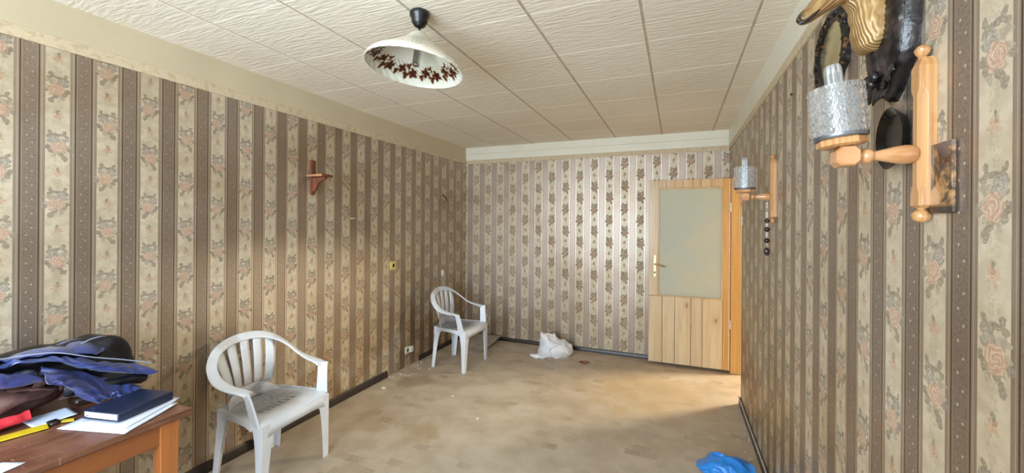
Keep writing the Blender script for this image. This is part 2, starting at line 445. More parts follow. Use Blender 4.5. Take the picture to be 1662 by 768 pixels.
# skirting boards
def skirt(name, a, b, mat, h=.055, t=.018, axis=1, sgn=1):
    m = MB()
    prof = [(0, 0), (t, 0), (t * .9, h * .7), (t * .45, h), (0, h)]
    rs = []
    for c in (a, b): rs.append([((XL if sgn > 0 else XR) + sgn * p, c, q) if axis == 1 else (c, YB - p, q) for p, q in prof])
    m.rings(rs); return struct(m, name, mat)
skirt('baseboard_left_1', YF, 3.17, M['base'], .062)
bl2 = skirt('baseboard_left_2', 3.70, YB, M['base'], .05)
skirt('baseboard_back', XL + .02, -.20, M['base'], .045, axis=0)
skirt('baseboard_right', YF, DY0 - .005, M['base_r'], .06, .016, sgn=-1)
cable = MB().tube([(XR - .016, y, .064 + .003 * math.sin(y * 5)) for y in [YF + i * .1 for i in range(int((DY0 - YF) / .1))] + [DY0 - .01]], .0045, 6).build('telephone_cable', plain('grey_white_cable_sheath', srgb(190, 186, 186), .4))
tag(cable, 'thin pale cable running along the top of the right-hand skirting board', 'cable')

# ------------------------------------------------------------------ door frame and the open door leaf
fr = struct(MB().box((XR + .004, DY1 - .03, 0), (XR + .118, DY1, DZ)), 'door_2', M['pine_gold'], bevel=.003)
MB().box((XR + .004, DY0, DZ - .03), (XR + .118, DY1 - .03, DZ)).build('head_jamb', M['pine_gold'], fr, bevel=.003)
MB().box((XR + .004, DY0, 0), (XR + .118, DY0 + .022, DZ - .03)).build('side_jamb', M['pine_gold'], fr, bevel=.003)
MB().box((XR - .006, DY1 - .036, 0), (XR + .004, DY1 + .012, DZ)).build('rebate_strip', wood('reddish_pine_edge', srgb(190, 130, 84), srgb(140, 84, 48)), fr, bevel=.002)
metal = plain('dulled_brass_plate', srgb(206, 190, 150), .35, .1, 40, Metallic=.8)
steel = plain('painted_steel_hinge', srgb(214, 208, 196), .4, .1, 40, Metallic=.4)
MB().box((XR - .012, DY0 - .045, 1.50), (XR + .0, DY0 - .005, 1.575), .002).build('strike_plate', plain('pale_metal_strike', srgb(222, 212, 190), .35, .1, 30), fr)
# the leaf swings about the far jamb and stands almost parallel to the back wall
leaf = bpy.data.objects.new('door_1', None); C.objects.link(leaf); leaf['kind'] = 'structure'
leaf.location = (.497, 4.585, .035); leaf.rotation_euler = (0, 0, R(.8))
LW, LH, LT = .775, 1.94, .036     # local: x runs from the hinge (0) to -LW, front face y = 0, back y = LT
def lx(a, b, z0, z1, name, mat, y0=0, y1=LT, bev=.002):
    return MB().box((a, y0, z0), (b, y1, z1)).build(name, mat, leaf, bevel=bev)
gx0, gx1, gz0, gz1 = -.685, -.064, .705, 1.855
lx(-.064, -.010, 0, LH, 'stile', M['pine_gold'])
lx(-.010, 0, 0, LH, 'edge_strip', plain('white_painted_door_edge', srgb(214, 202, 180), .5, .15, 30))
lx(-LW, gx0, gz0 + .0015, LH, 'stile', M['pine_pale'])
xs = [-LW, -.637, -.513, -.357, -.250, -.064]
for a, b in zip(xs, xs[1:]): lx(a + .002, b - .002, 0, gz0 - .001, 'plank', M['pine_pale'])
xs = [gx0, -.60, -.515, -.44, -.345, -.27, -.17, gx1]
for a, b in zip(xs, xs[1:]): lx(a + .001, b - .001, gz1 + .001, LH, 'plank', M['pine'])
bead = M['pine']
lx(gx0, gx1, gz1 - .014, gz1, 'glazing_bead', bead, -.004, LT + .002); lx(gx0, gx1, gz0, gz0 + .013, 'glazing_bead', bead, -.004, LT + .002)
lx(gx0, gx0 + .013, gz0 + .013, gz1 - .014, 'glazing_bead', bead, -.004, LT + .002); lx(gx1 - .013, gx1, gz0 + .013, gz1 - .014, 'glazing_bead', bead, -.004, LT + .002)
def glass_mat():
    t = NT('patterned_obscure_glass'); v = t.objc(); X = t.xyz(v)
    b = t.n('ShaderNodeTexVoronoi'); t.put(b.inputs['Vector'], t.scale(v, (95, 1, 95))); b.inputs['Scale'].default_value = 1; b.inputs['Randomness'].default_value = .25
    n = t.noise(v, 3, 3)
    col = t.mix(t.step(n, .3, .7), srgb(214, 213, 188), srgb(204, 211, 196))
    t.set(Base_Color=col, Roughness=.42, Transmission_Weight=.25, IOR=1.45, Specular_IOR_Level=.5)
    t.bump(b.outputs[0], .6, .004); return t.m
lx(gx0 + .010, gx1 - .010, gz0 + .010, gz1 - .012, 'glass_pane', glass_mat(), .014, .019, 0)
hd = MB().box((-.728, -.006, .905), (-.698, 0, 1.135), .003).lathe([(.004, 0), (.0145, 0), (.012, .003)], (-.713, -.006, 1.125), 1, 12).build('handle_plate', metal, leaf)
MB().tube([(-.713, -.004, 1.045), (-.713, -.045, 1.045), (-.706, -.052, 1.045), (-.66, -.055, 1.038), (-.612, -.052, 1.022)], [.008, .008, .008, .0075, .006], 8).build('handle_lever', plain('brown_bronze_lever', srgb(150, 118, 70), .3, .1, 40, Metallic=.8), hd)
MB().lathe([(.0035, 0), (.009, 0), (.009, .004), (.0035, .004)], (-.713, -.010, .955), 1, 12).build('keyhole', plain('dark_keyhole', (.01, .01, .01), .6), hd)
for z in (.42, 1.60):
    MB().lathe([(.002, 0), (.0075, .002), (.0075, .088), (.002, .09)], (.006, -.006, z), 2, 10).build('hinge', steel, leaf)

# ------------------------------------------------------------------ plastic chairs
def plastic_mat():
    t = NT('dirty_white_moulded_plastic'); v = t.objc(); X = t.xyz(v)
    n = t.noise(v, 7, 4, .6); f = t.noise(v, 55, 3)
    col = t.mix(t.step(n, .3, .7), srgb(222, 228, 238), srgb(232, 237, 244))
    # grime gathered in the dish of the seat and the foot of the back
    dish = t.f('SQRT', t.add(t.f('POWER', t.mul(t.add(X[0], .06), 1.15), 2), t.add(t.f('POWER', t.mul(X[1], .85), 2), t.f('POWER', t.mul(t.sub(X[2], .42), .9), 2))))
    gr = t.mul(t.sub(1, t.step(t.add(dish, t.mul(t.sub(n, .5), .12)), .10, .30)), t.add(.55, t.mul(f, .5)))
    col = t.mix(t.mul(gr, 1.0), col, srgb(98, 93, 90))
    rim = t.mul(t.step(X[2], .60, .76), t.sub(1, t.step(X[0], -.22, -.14)))
    col = t.mix(t.mul(rim, t.mul(t.step(n, .4, .62), .45)), col, srgb(150, 138, 122))
    t.set(Base_Color=col, Roughness=.38, Specular_IOR_Level=.45, Subsurface_Weight=.05, Subsurface_Radius=(.01, .01, .01))
    t.bump(f, .03, .001); return t.m
M['plastic'] = plastic_mat()

def make_chair():
    """local: x forward, y left, z up; origin on the floor below the seat"""
    t = thing('plastic_armchair', '', 'chair')
    m = M['plastic']
    seat_z = lambda x, y: .418 - .022 * math.exp(-((x + .03) / .15) ** 2 - (y / .17) ** 2) + (.010 * ((x + .17) / .05) ** 2 if x < -.17 else 0) - (.55 * (x - .165) ** 2 * 8 if x > .165 else 0)
    half = lambda x: .185 + .05 * min(1, max(0, (x + .2) / .30))
    # seat: a grid with real slots cut through it
    xs = [-.205, -.18, -.15, -.125, -.115, -.06, -.05, -.01, .0, .055, .065, .10, .13, .16, .185, .205, .218]
    ys = [-1, -.96, -.9, -.8]
    for k in range(9):
        c = -.64 + k * .16; ys += [c - .035, c + .035]
    ys += [.8, .9, .96, 1]
    mb = MB(); vid = {}
    for i, x in enumerate(xs):
        for j, y in enumerate(ys):
            yy = y * half(x); front = max(0, x - .16) / .058
            vid[i, j] = len(mb.v); mb.v.append(Vector((x - .02 * front * y * y, yy, seat_z(x, yy) - (.012 if abs(y) > .99 else 0))))
    for i in range(len(xs) - 1):
        for j in range(len(ys) - 1):
            c = (j - 4) / 2
            if i == 8 and j >= 4 and (j - 4) % 2 == 0 and 1 <= (j - 4) // 2 <= 7: continue
            mb.f.append([vid[i, j], vid[i + 1, j], vid[i + 1, j + 1], vid[i, j + 1]])
    # rolled front lip that arches up between the front legs
    n = 21; top, bot = [], []
    o = len(mb.v)
    for k in range(n):
        y = -1 + 2 * k / (n - 1); yy = y * half(.218)
        ft = max(0, .218 - .16) / .058
        p = Vector((.218 - .02 * y * y, yy, seat_z(.218, yy))); mb.v += [p, p + Vector((.002, 0, -.052 - .035 * abs(y) ** 3))]
    for k in range(n - 1): mb.f.append([o + 2 * k, o + 2 * k + 1, o + 2 * k + 3, o + 2 * k + 2])
    mb.build('seat', m, t, 50, solid=.005)
    # continuous arm and back rail
    half_path = [(.128, .252, .574), (.085, .262, .586), (.0, .272, .596), (-.09, .272, .624), (-.165, .248, .682), (-.215, .190, .738), (-.242, .105, .772), (-.250, 0, .783)]
    nrm = [(.15, .0, 1), (.0, .0, 1), (.0, .12, 1), (.1, .30, .9), (.35, .30, .8), (.62, .15, .7), (.78, .06, .6), (.82, 0, .55)]
    wid = [.030, .031, .029, .027, .026, .026, .026, .026]
    path = half_path + [(x, -y, z) for x, y, z in half_path[-2::-1]]
    nn = nrm + [(a, -b, c) for a, b, c in nrm[-2::-1]]; ww = wid + wid[-2::-1]
    P = spline(path, 61); Nn = spline(nn, 61); W = [q[0] for q in spline([(q, 0) for q in ww], 61)]
    rail = MB().tube(P, [(q, .0075) for q in W], 14, True, [tuple(q) for q in Nn], 3.2)
    rail.build('arm_rail', m, t, 60)
    # front arm posts
    for s in (1, -1):
        MB().rings([[(x0, s * y0, z), (x0 + wx_, s * (y0 + .006), z), (x0 + wx_ + .004, s * (y0 - .004), z), (x0 + .012, s * (y0 - .012 - .018), z), (x0 + .004, s * (y0 - .03), z)]
                    for x0, wx_, y0, z in ((.122, .066, .236, .395), (.116, .060, .248, .46), (.108, .054, .262, .54), (.100, .056, .272, .576), (.098, .058, .274, .588))]).build('arm_post', m, t, 45, bevel=.003)
    # back: solid foot plus five slats fanning up to the rail
    low = MB().grid(lambda a, b: (-.178 - .030 * a ** .7 + (.05 - .012 * a) * (2 * b - 1) ** 2, (2 * b - 1) * (.176 - .026 * a), .410 + .080 * a - .05 * a * abs(2 * b - 1) ** 3), 8, 17)
    low.build('back_panel', m, t, 60, solid=.006)
    for k in range(-2, 3):
        def slat(a, b, k=k):
            y = k * (.061 + .026 * a) + (b - .5) * (.044 + .012 * a) * (1.1 if abs(k) == 2 else 1)
            yr = y / .26
            x = -.210 - .038 * math.sin(a * PI / 2) + (.05 * (y / .168) ** 2 * (1 - a) + .35 * y * y * a) + .012 * math.sin(a * PI)
            zt = .775 - 1.25 * y * y
            return (x, y, .474 + (zt - .474) * a)
        MB().grid(slat, 10, 4).build('slat', m, t, 60, solid=.007)
    # side rails under the arms
    for s in (1, -1):
        MB().rings([[(x, s * (h + .004), z0), (x, s * (h + .012), z0), (x, s * (h + .010), z1), (x, s * (h - .002), z1)] for x, h, z0, z1 in
                    ((-.20, .182, .345, .418), (-.17, .188, .376, .42), (-.10, .202, .388, .42), (.0, .216, .390, .42), (.08, .226, .386, .42), (.13, .232, .37, .418))]).build('side_rail', m, t, 60)
    # legs: angle section, tapering, flaring into the seat
    def leg(fx, fy, tx, ty, s, sx):
        rs = []
        for z, w1, w2 in ((0, .040, .034), (.06, .043, .036), (.16, .050, .042), (.26, .060, .050), (.32, .072, .058), (.36, .094, .068), (.388, .130, .08), (.402, .165, .09)):
            a = z / .402; x = fx + (tx - fx) * a; y = fy + (ty - fy) * a; th = .006
            if sx < 0: w1 = min(w1, .085)
            rs.append([(x, s * y, z), (x, s * (y - w1), z), (x - sx * th, s * (y - w1), z), (x - sx * th, s * (y - th), z), (x - sx * w2, s * (y - th), z), (x - sx * w2, s * y, z)])
        MB().rings(rs).build('leg', m, t, 35, bevel=.0025)
    for s in (1, -1):
        leg(.200, .240, .206, .236, s, 1); leg(-.215, .212, -.186, .198, s, -1)
    return t
ch = make_chair()
ch['label'] = 'large white plastic garden armchair standing beside the wooden table'; ch['group'] = 'white plastic garden chairs'
ch.location = (-2.262, 1.715, 0); ch.rotation_euler = (0, 0, R(3))
ch2 = dup(ch); ch2.location = (-2.140, 3.785, 0); ch2.rotation_euler = (0, 0, R(-2))
ch2['label'] = 'small-looking white plastic armchair in the far corner by the turned-up floor covering'

# ------------------------------------------------------------------ table and the things on it
tb = thing('wooden_table', 'orange-brown wooden table against the left wall, cluttered with a jacket and papers', 'table', (-2.2, .4, 0))
TZ = .75
MB().box((-.385, -.55, TZ - .024), (.395, .625, TZ), .005).build('tabletop', M['table_top'], tb)
MB().box((-.36, .555, TZ - .105), (.365, .575, TZ - .024)).build('apron', M['table'], tb, bevel=.002)
MB().box((-.36, -.52, TZ - .105), (.365, -.50, TZ - .024)).build('apron', M['table'], tb, bevel=.002)
MB().box((.352, -.50, TZ - .105), (.372, .555, TZ - .024)).build('apron', M['table'], tb, bevel=.002)
MB().box((-.372, -.50, TZ - .105), (-.352, .555, TZ - .024)).build('apron', M['table'], tb, bevel=.002)
for x in (-.372, .328):
    for y in (-.53, .520):
        MB().rings([[(x + .025 - h, y + .03 - h2, z), (x + .025 + h, y + .03 - h2, z), (x + .025 + h, y + .03 + h2, z), (x + .025 - h, y + .03 + h2, z)] for h, h2, z in ((.020, .022, 0), (.0265, .031, TZ - .105), (.0265, .031, TZ - .024))]).build('leg', M['table_leg'], tb, bevel=.003)
paper_m = plain('white_printer_paper', srgb(220, 227, 242), .6, .02, 5)
def sheet(pts, z, lift, mat, name, label, cat='paper', grp=None, th=.0012):
    a, b, c, d = [Vector((p[0], p[1], 0)) for p in pts]
    def P(u, v):
        p = a * (1 - u) * (1 - v) + b * u * (1 - v) + c * u * v + d * (1 - u) * v
        return (p.x, p.y, z + lift(u, v))
    return tag(MB().grid(P, 12, 12).build(name, mat, None, 60, solid=th, off=1), label, cat, grp)
sheet([(-2.065, .725), (-1.800, .800), (-1.90, 1.02), (-2.150, .985)], TZ + .002, lambda u, v: .001 + .006 * max(0, u + v - 1.6), paper_m, 'paper_sheet', 'wide white paper sheet lying lowest under the dark notebook', grp='papers on the table')
sheet([(-2.02, .765), (-1.835, .815), (-1.935, 1.045), (-2.115, 1.0)], TZ + .006, lambda u, v: .002 * u * v + .03 * max(0, v - .88) * u, paper_m, 'paper_sheet', 'narrow white sheet directly beneath the dark notebook, its corner over the table end', grp='papers on the table')
sheet([(-1.96, .47), (-1.84, .47), (-1.868, .590), (-1.935, .563)], TZ + .002, lambda u, v: 0, paper_m, 'paper_sheet', 'white paper corner lying alone at the near edge of the table', grp='papers on the table')
sheet([(-2.265, .70), (-2.15, .695), (-2.12, .80), (-2.235, .815)], TZ + .003, lambda u, v: .012 * v, plain('bluish_paper', srgb(206, 218, 240), .5, .02), 'paper_sheet', 'small bluish paper sticking out from under the brown bag', grp='papers on the table')
nb = thing('notebook', 'closed dark blue notebook lying on white papers at the table end', 'notebook', (-2.06, .79, TZ + .026), math.atan2(.035, .16))
navy = plain('dark_navy_leatherette', srgb(24, 36, 64), .38, .15, 60, .05)
MB().box((.004, .004, .004), (.157, .198, .027), .002).build('page_block', plain('page_edges', srgb(232, 238, 246), .6, .05, 90), nb)
MB().box((0, 0, .027), (.164, .204, .0315), .0015).build('cover', navy, nb)
MB().box((0, 0, 0), (.164, .204, .0042), .0015).build('cover', navy, nb)
MB().box((.158, 0, .001), (.1655, .204, .031), .003).build('spine', navy, nb)
MB().box((.02, -.016, .012), (.026, .01, .0135)).build('ribbon', plain('violet_ribbon', srgb(70, 60, 120), .5), nb)
nb.location.z = TZ + .0125
# yellow folding rule
yel = plain('yellow_measuring_tape', srgb(222, 196, 40), .4, .1, 30)
tp = thing('measuring_tape', 'yellow measuring tape strip lying along the table in front of the bag', 'tape measure', (-2.13, .66, TZ))
sheetmb = lambda pts, z: MB().obox((pts[0][0], pts[0][1], z), (pts[1][0] - pts[0][0], pts[1][1] - pts[0][1], 0), (pts[3][0] - pts[0][0], pts[3][1] - pts[0][1], 0), (0, 0, .003))
sheetmb([(-.06, -.17), (-.012, -.182), (.02, .06), (-.014, .068)], .004).build('blade', yel, tp, bevel=.0008)
sheetmb([(-.012, .098), (.012, .088), (.045, .118), (.02, .128)], .004).build('blade_end', yel, tp, bevel=.0008)
MB().box((-.022, .066, 0), (.018, .096, .013), .004).build('slider', plain('dark_tape_slider', srgb(36, 28, 26), .4), tp)
# red cloth glove
red = plain('red_knitted_cotton', srgb(206, 44, 58), .75, .15, 60, .2)
gl = thing('red_glove', 'crumpled red cotton glove on the table in front of the brown bag', 'glove', (-2.195, .655, TZ + .002))
def crumple(mb, a, s, k=0): return mb.warp(lambda p: p + Vector((nz(p, s, k), nz(p, s, k + 1), nz(p, s, k + 2))) * a)
pts = spline([(-.035, -.14, .024), (-.02, -.08, .026), (-.018, -.02, .028), (-.02, .03, .030), (-.02, .052, .034)], 18)
rr = spline([(.022, .020), (.026, .023), (.023, .020), (.023, .021), (.026, .024)], 18)
mb = MB().tube(pts, list(rr), 20, False); mb.rings([[Vector(pts[-1]) + (q - Vector(pts[-1])) * f_ + Vector((0, g_, 0)) for q in mb.v[-20:]] for f_, g_ in ((1, 0), (.82, .002), (.72, -.02), (.5, -.05))], cap=True)
crumple(mb, .012, 22, 3).build('cuff', red, gl, 60, sub=1)
crumple(MB().blob((.006, -.10, .018), (.020, .055, .016)), .012, 25, 5).build('fingers', red, gl, 60)

# ---- brown leather bag
lea = NT('crinkled_brown_leather'); v = lea.objc(); n_ = lea.noise(v, 18, 4, .6)
lea.set(Base_Color=lea.mix(lea.step(n_, .3, .7), srgb(78, 54, 50), srgb(124, 92, 86)), Roughness=lea.add(.28, lea.mul(n_, .2)), Specular_IOR_Level=.6)
lea.bump(lea.noise(v, 60, 4, .6), .35, .004); lea = lea.m
bg = thing('leather_bag', 'slouched brown leather shoulder bag under the navy jacket on the table', 'bag', (-2.34, .68, TZ))
def fold(p, k):
    return p + Vector((nz(p, 14, k) * .018, nz(p, 10, k + 1) * .018, nz(p, 16, k + 2) * .016))
MB().blob((-.03, -.02, .072), (.105, .20, .070), 40, 24).warp(lambda p: fold(p, 1)).build('body', lea, bg, 70, sub=1)
MB().blob((.045, -.03, .085), (.055, .17, .040), 36, 20).warp(lambda p: fold(p, 6)).build('flap', lea, bg, 70, sub=1)
def strap(path, nrm_, w_, name, mat, par, n=30, t_=.003):
    P_ = spline(path, n); MB().tube(P_, (w_, t_), 8, True, nrm_, 4).build(name, mat, par, 60)
strap([(.01, -.10, .135), (.055, -.03, .128), (.085, .05, .118), (.09, .10, .10)], (.4, 0, 1), .010, 'strap', lea, bg)
strap([(.075, .055, .10), (.088, .07, .135), (.085, .10, .142), (.082, .128, .125), (.08, .135, .085)], (1, .2, .2), .016, 'strap_loop', lea, bg)
strap([(.08, .12, .05), (.10, .16, .055), (.12, .20, .035), (.15, .26, .018), (.165, .30, .008)], (.3, -.2, 1), .011, 'shoulder_strap', lea, bg)
brass = plain('worn_brass_buckle', srgb(190, 160, 120), .25, .2, 30, Metallic=.9)
ring = [(.104 + .004 * math.sin(a), .165 + .016 * math.cos(a), .062 + .014 * math.sin(a)) for a in [2 * PI * i / 20 for i in range(21)]]
MB().tube(ring, .0028, 6, True, (1, 0, 0)).build('buckle', brass, bg)
MB().box((.03, .16, .0), (.10, .33, .03), .006).warp(lambda p: p + Vector((.15 * (p.y - .16), 0, 0))).build('base_panel', plain('dark_brown_leather', srgb(46, 30, 24), .4, .2, 30), bg)

# ---- navy jacket thrown over the bag
jm = NT('navy_satin_lining_fabric'); v = jm.objc(); n_ = jm.noise(v, 9, 3)
jm.set(Base_Color=jm.mix(jm.step(n_, .35, .65), srgb(32, 46, 104), srgb(54, 74, 146)), Roughness=.27, Specular_IOR_Level=1.0, Sheen_Weight=.15)
jm.bump(jm.noise(v, 26, 3, .6), .35, .008); jm = jm.m
jb = plain('black_jacket_leather', srgb(13, 14, 22), .42, .3, 20, .1)
pip = plain('light_grey_piping', srgb(150, 160, 186), .35, .05)
jk = thing('navy_jacket', 'shiny navy blue jacket thrown in a heap over the bag on the table', 'jacket', (-2.25, .75, TZ))
def cloth_tube(path, rad, name, mat, k, amp=.012, seg=28, n=60, rid=3, up=(0, 0, 1), par=None):
    P_ = spline(path, n); R_ = [tuple(q) for q in spline(rad, n)]
    mb = MB().tube(P_, R_, seg, True, up)
    cen = [Vector(p) for p in P_]
    out = []
    for i, p in enumerate(mb.v):
        a, b = divmod(i, seg); c = cen[a]; d_ = p - c; th = 2 * PI * b / seg
        f_ = amp * (math.sin(rid * th + 4.5 * nz(c, 5, k) + a * .05) + 1.3 * nz(p, 12, k) + .7 * nz(p, 26, k + 4))
        out.append(p + d_.normalized() * f_ if d_.length > 1e-5 else p)
    mb.v = out
    o = mb.build(name, mat, par or jk, 80, sub=1); return o
Zl = lambda z: z - TZ
def sheet3(net, name, mat, k, nu=90, nv=44, amp=.007, th=.004):
    """smooth sheet through a net of points, crumpled into long sharp folds"""
    rows = [spline(r, nu) for r in net]
    cols = [spline([r[i] for r in rows], nv) for i in range(nu)]
    P = [[Vector(p) for p in c] for c in cols]; Q = []
    for i in range(nu):
        row = []
        for j in range(nv):
            du = P[min(i + 1, nu - 1)][j] - P[max(i - 1, 0)][j]; dv = P[i][min(j + 1, nv - 1)] - P[i][max(j - 1, 0)]
            n_ = du.cross(dv); n_ = n_.normalized() if n_.length > 1e-9 else Vector((1, 0, 0))
            p = P[i][j]; u, v_ = p.y, p.z + .45 * p.y
            q = Vector((u * 5 + k, v_ * 26 + 2.5 * noise.noise(Vector((u * 9, v_ * 9, k))), k))
            rid = 1 - abs(noise.noise(q)) * 2.2
            row.append(p + n_ * amp * (rid + .6 * noise.noise(Vector((u * 16, v_ * 40, k + 9)))))
        Q.append(row)
    mb = MB(); o = 0
    for i in range(nu):
        for j in range(nv): mb.v.append(Q[i][j])
    for i in range(nu - 1):
        for j in range(nv - 1): mb.f.append([i * nv + j, (i + 1) * nv + j, (i + 1) * nv + j + 1, i * nv + j + 1])
    return mb.build(name, mat, jk, 180, solid=th)
bo = cloth_tube([(-.10, -.45, .17), (-.09, -.25, .185), (-.08, -.05, .19), (-.065, .10, .185), (-.05, .19, .158), (-.03, .262, .08)],
           [(.11, .045), (.12, .050), (.12, .053), (.125, .080), (.115, .10), (.05, .05)], 'body', jb, 2, .010, 36, 80, 5)
for vv in bo.data.vertices:                 # the heap rests on the bag, and on the table beyond it
    lim = .150 if vv.co.y < .12 else max(.004, .150 - (vv.co.y - .12) * 2.6)
    vv.co.z = max(vv.co.z, lim)
band = [
  [(0.060, -0.201, 0.265), (0.070, -0.125, 0.262), (0.080, -0.048, 0.262), (0.090, 0.037, 0.242), (0.100, 0.141, 0.190), (0.110, 0.227, 0.160), (0.120, 0.296, 0.123)],
  [(0.100, -0.211, 0.258), (0.110, -0.136, 0.257), (0.120, -0.061, 0.258), (0.130, 0.023, 0.233), (0.140, 0.125, 0.181), (0.150, 0.209, 0.145), (0.160, 0.295, 0.107)],
  [(0.100, -0.211, 0.246), (0.110, -0.136, 0.244), (0.120, -0.061, 0.242), (0.130, 0.023, 0.208), (0.140, 0.125, 0.151), (0.150, 0.209, 0.111), (0.160, 0.284, 0.087)],
  [(0.060, -0.201, 0.234), (0.070, -0.124, 0.230), (0.080, -0.048, 0.228), (0.090, 0.037, 0.190), (0.100, 0.141, 0.130), (0.110, 0.227, 0.089), (0.120, 0.285, 0.072)]]
panel = [
  [(0.080, -0.025, 0.221), (0.087, 0.073, 0.173), (0.095, 0.144, 0.126), (0.103, 0.220, 0.082), (0.110, 0.277, 0.052)],
  [(0.130, -0.032, 0.194), (0.138, 0.037, 0.160), (0.145, 0.104, 0.111), (0.152, 0.168, 0.071), (0.160, 0.219, 0.055)],
  [(0.160, -0.023, 0.167), (0.165, 0.027, 0.131), (0.170, 0.077, 0.089), (0.175, 0.120, 0.058), (0.180, 0.162, 0.055)],
  [(0.150, -0.005, 0.140), (0.152, 0.028, 0.100), (0.155, 0.065, 0.060), (0.158, 0.103, 0.038), (0.160, 0.140, 0.038)]]
bundle = [
  [(0.050, -0.185, 0.242), (0.050, -0.119, 0.228), (0.050, -0.076, 0.224), (0.050, -0.038, 0.210), (0.050, -0.021, 0.190)],
  [(0.120, -0.203, 0.244), (0.118, -0.138, 0.231), (0.115, -0.096, 0.227), (0.112, -0.054, 0.206), (0.110, -0.033, 0.185)],
  [(0.130, -0.206, 0.230), (0.127, -0.141, 0.215), (0.125, -0.099, 0.210), (0.123, -0.057, 0.191), (0.120, -0.038, 0.175)],
  [(0.080, -0.193, 0.200), (0.080, -0.127, 0.183), (0.080, -0.085, 0.172), (0.080, -0.047, 0.161), (0.080, -0.035, 0.156)]]
shoulder = [
  [(-0.110, -0.171, 0.220), (-0.103, -0.075, 0.228), (-0.095, 0.017, 0.239), (-0.087, 0.101, 0.244), (-0.080, 0.175, 0.246)],
  [(-0.040, -0.189, 0.234), (-0.035, -0.095, 0.243), (-0.030, -0.004, 0.251), (-0.025, 0.088, 0.247), (-0.020, 0.180, 0.238)],
  [(0.050, -0.211, 0.248), (0.050, -0.119, 0.256), (0.050, -0.034, 0.261), (0.050, 0.060, 0.250), (0.050, 0.166, 0.217)],
  [(0.085, -0.219, 0.248), (0.086, -0.129, 0.258), (0.087, -0.049, 0.259), (0.089, 0.037, 0.242), (0.090, 0.126, 0.208)],
]
shoulder = [[(x, y, z + .012) for x, y, z in r] for r in shoulder]
sheet3(shoulder, 'shoulder_panel', jm, 17, amp=.010)
sheet3(band, 'front_edge', jm, 3, amp=.013)
sheet3(panel, 'front_panel', jm, 7, amp=.018)
sheet3(bundle, 'sleeve', jm, 12, amp=.017)
cloth_tube([(-.02, .08, .10), (.03, .15, .095), (.07, .235, .085), (.085, .285, .070)],
           [(.06, .045), (.06, .040), (.050, .036), (.03, .028)], 'hem', jb, 14, .008, 26, 44, 3)
strap([(0.065, -0.202, 0.270), (0.070, -0.125, 0.269), (0.085, -0.042, 0.266), (0.095, 0.018, 0.253), (0.105, 0.102, 0.213), (0.115, 0.194, 0.176), (0.125, 0.288, 0.134)], (0, 0, 1), .0022, 'piping', pip, jk, 50, .0022)
strap([(.03, .085, .250), (.02, .125, .266), (.012, .165, .268), (-.01, .20, .256)], (0, 0, 1), .0022, 'piping', pip, jk, 40, .0022)

# ------------------------------------------------------------------ pendant lamp
lp = thing('pendant_lamp', 'glass pendant lamp with flower-painted swirled shade hanging tilted from the ceiling', 'lamp', (-1.121, 1.58, ZC))
blk = plain('black_bakelite', srgb(16, 16, 18), .3, .2, 40)
MB().lathe([(.01, 0), (.040, 0), (.046, -.008), (.045, -.022), (.038, -.030), (.037, -.048), (.026, -.066), (.012, -.074), (.006, -.078)], seg=32).build('canopy', blk, lp)
MB().lathe([(.005, -.076), (.005, -.115)], seg=10).build('stem', blk, lp)
sh_m = NT('swirled_opal_glass_with_flowers'); v = sh_m.objc(); X = sh_m.xyz(v)
rr_ = sh_m.f('SQRT', sh_m.add(sh_m.mul(X[0], X[0]), sh_m.mul(X[1], X[1]))); th_ = sh_m.f('ARCTAN2', X[1], X[0])
cell = sh_m.f('FRACT', sh_m.mul(th_, 9 / (2 * PI))); ci = sh_m.f('FLOOR', sh_m.mul(th_, 9 / (2 * PI)))
ax_ = sh_m.mul(sh_m.sub(cell, .5), 2 * PI * .19 / 9)
wn = sh_m.mul(sh_m.sub(sh_m.noise(v, 40, 2), .5), .012)
def petals(cx, cr, rad, lobes, amp, ph):
    x = sh_m.add(sh_m.sub(ax_, cx), wn); y = sh_m.add(sh_m.sub(rr_, cr), wn)
    r = sh_m.f('SQRT', sh_m.add(sh_m.mul(x, x), sh_m.mul(y, y)))
    lim = sh_m.add(rad, sh_m.mul(sh_m.f('COSINE', sh_m.add(sh_m.mul(sh_m.f('ARCTAN2', y, x), lobes), ph)), rad * amp))
    return sh_m.step(sh_m.sub(lim, r), -.001, .001), sh_m.step(sh_m.sub(lim, r), .004, .007)
op = srgb(232, 232, 218)
col = sh_m.mix(sh_m.step(sh_m.noise(v, 6, 2), .3, .7), op, srgb(240, 240, 232))
band = sh_m.mul(sh_m.step(rr_, .13, .145), sh_m.sub(1, sh_m.step(rr_, .197, .207)))
stems = sh_m.mul(sh_m.sub(1, sh_m.step(sh_m.f('ABSOLUTE', sh_m.sub(sh_m.f('SINE', sh_m.add(sh_m.mul(rr_, 170), sh_m.mul(th_, 18))), .0)), .25, .42)), band)
col = sh_m.mix(sh_m.mul(stems, .75), col, srgb(150, 116, 62))
for a_ in ((-.032, .180, .023, 5, .24, .3), (.030, .168, .021, 4, .28, 1.2), (.000, .194, .015, 3, .35, 2.0), (-.004, .150, .013, 3, .45, .4), (.056, .190, .014, 3, .3, .9)):
    m1, m2 = petals(*a_)
    col = sh_m.mix(m1, col, srgb(140, 96, 58)); col = sh_m.mix(m2, col, srgb(70, 28, 20))
sh_m.set(Base_Color=col, Roughness=.22, Transmission_Weight=0.0, Subsurface_Weight=.25, Subsurface_Radius=(.03, .03, .03), Subsurface_Scale=.3, Coat_Weight=.4)
# the flowers are painted on the inside; from outside they only show faintly through
out_m = plain('swirled_opal_glass_outside', srgb(226, 222, 206), .22, .04, 20, Coat_Weight=.4)
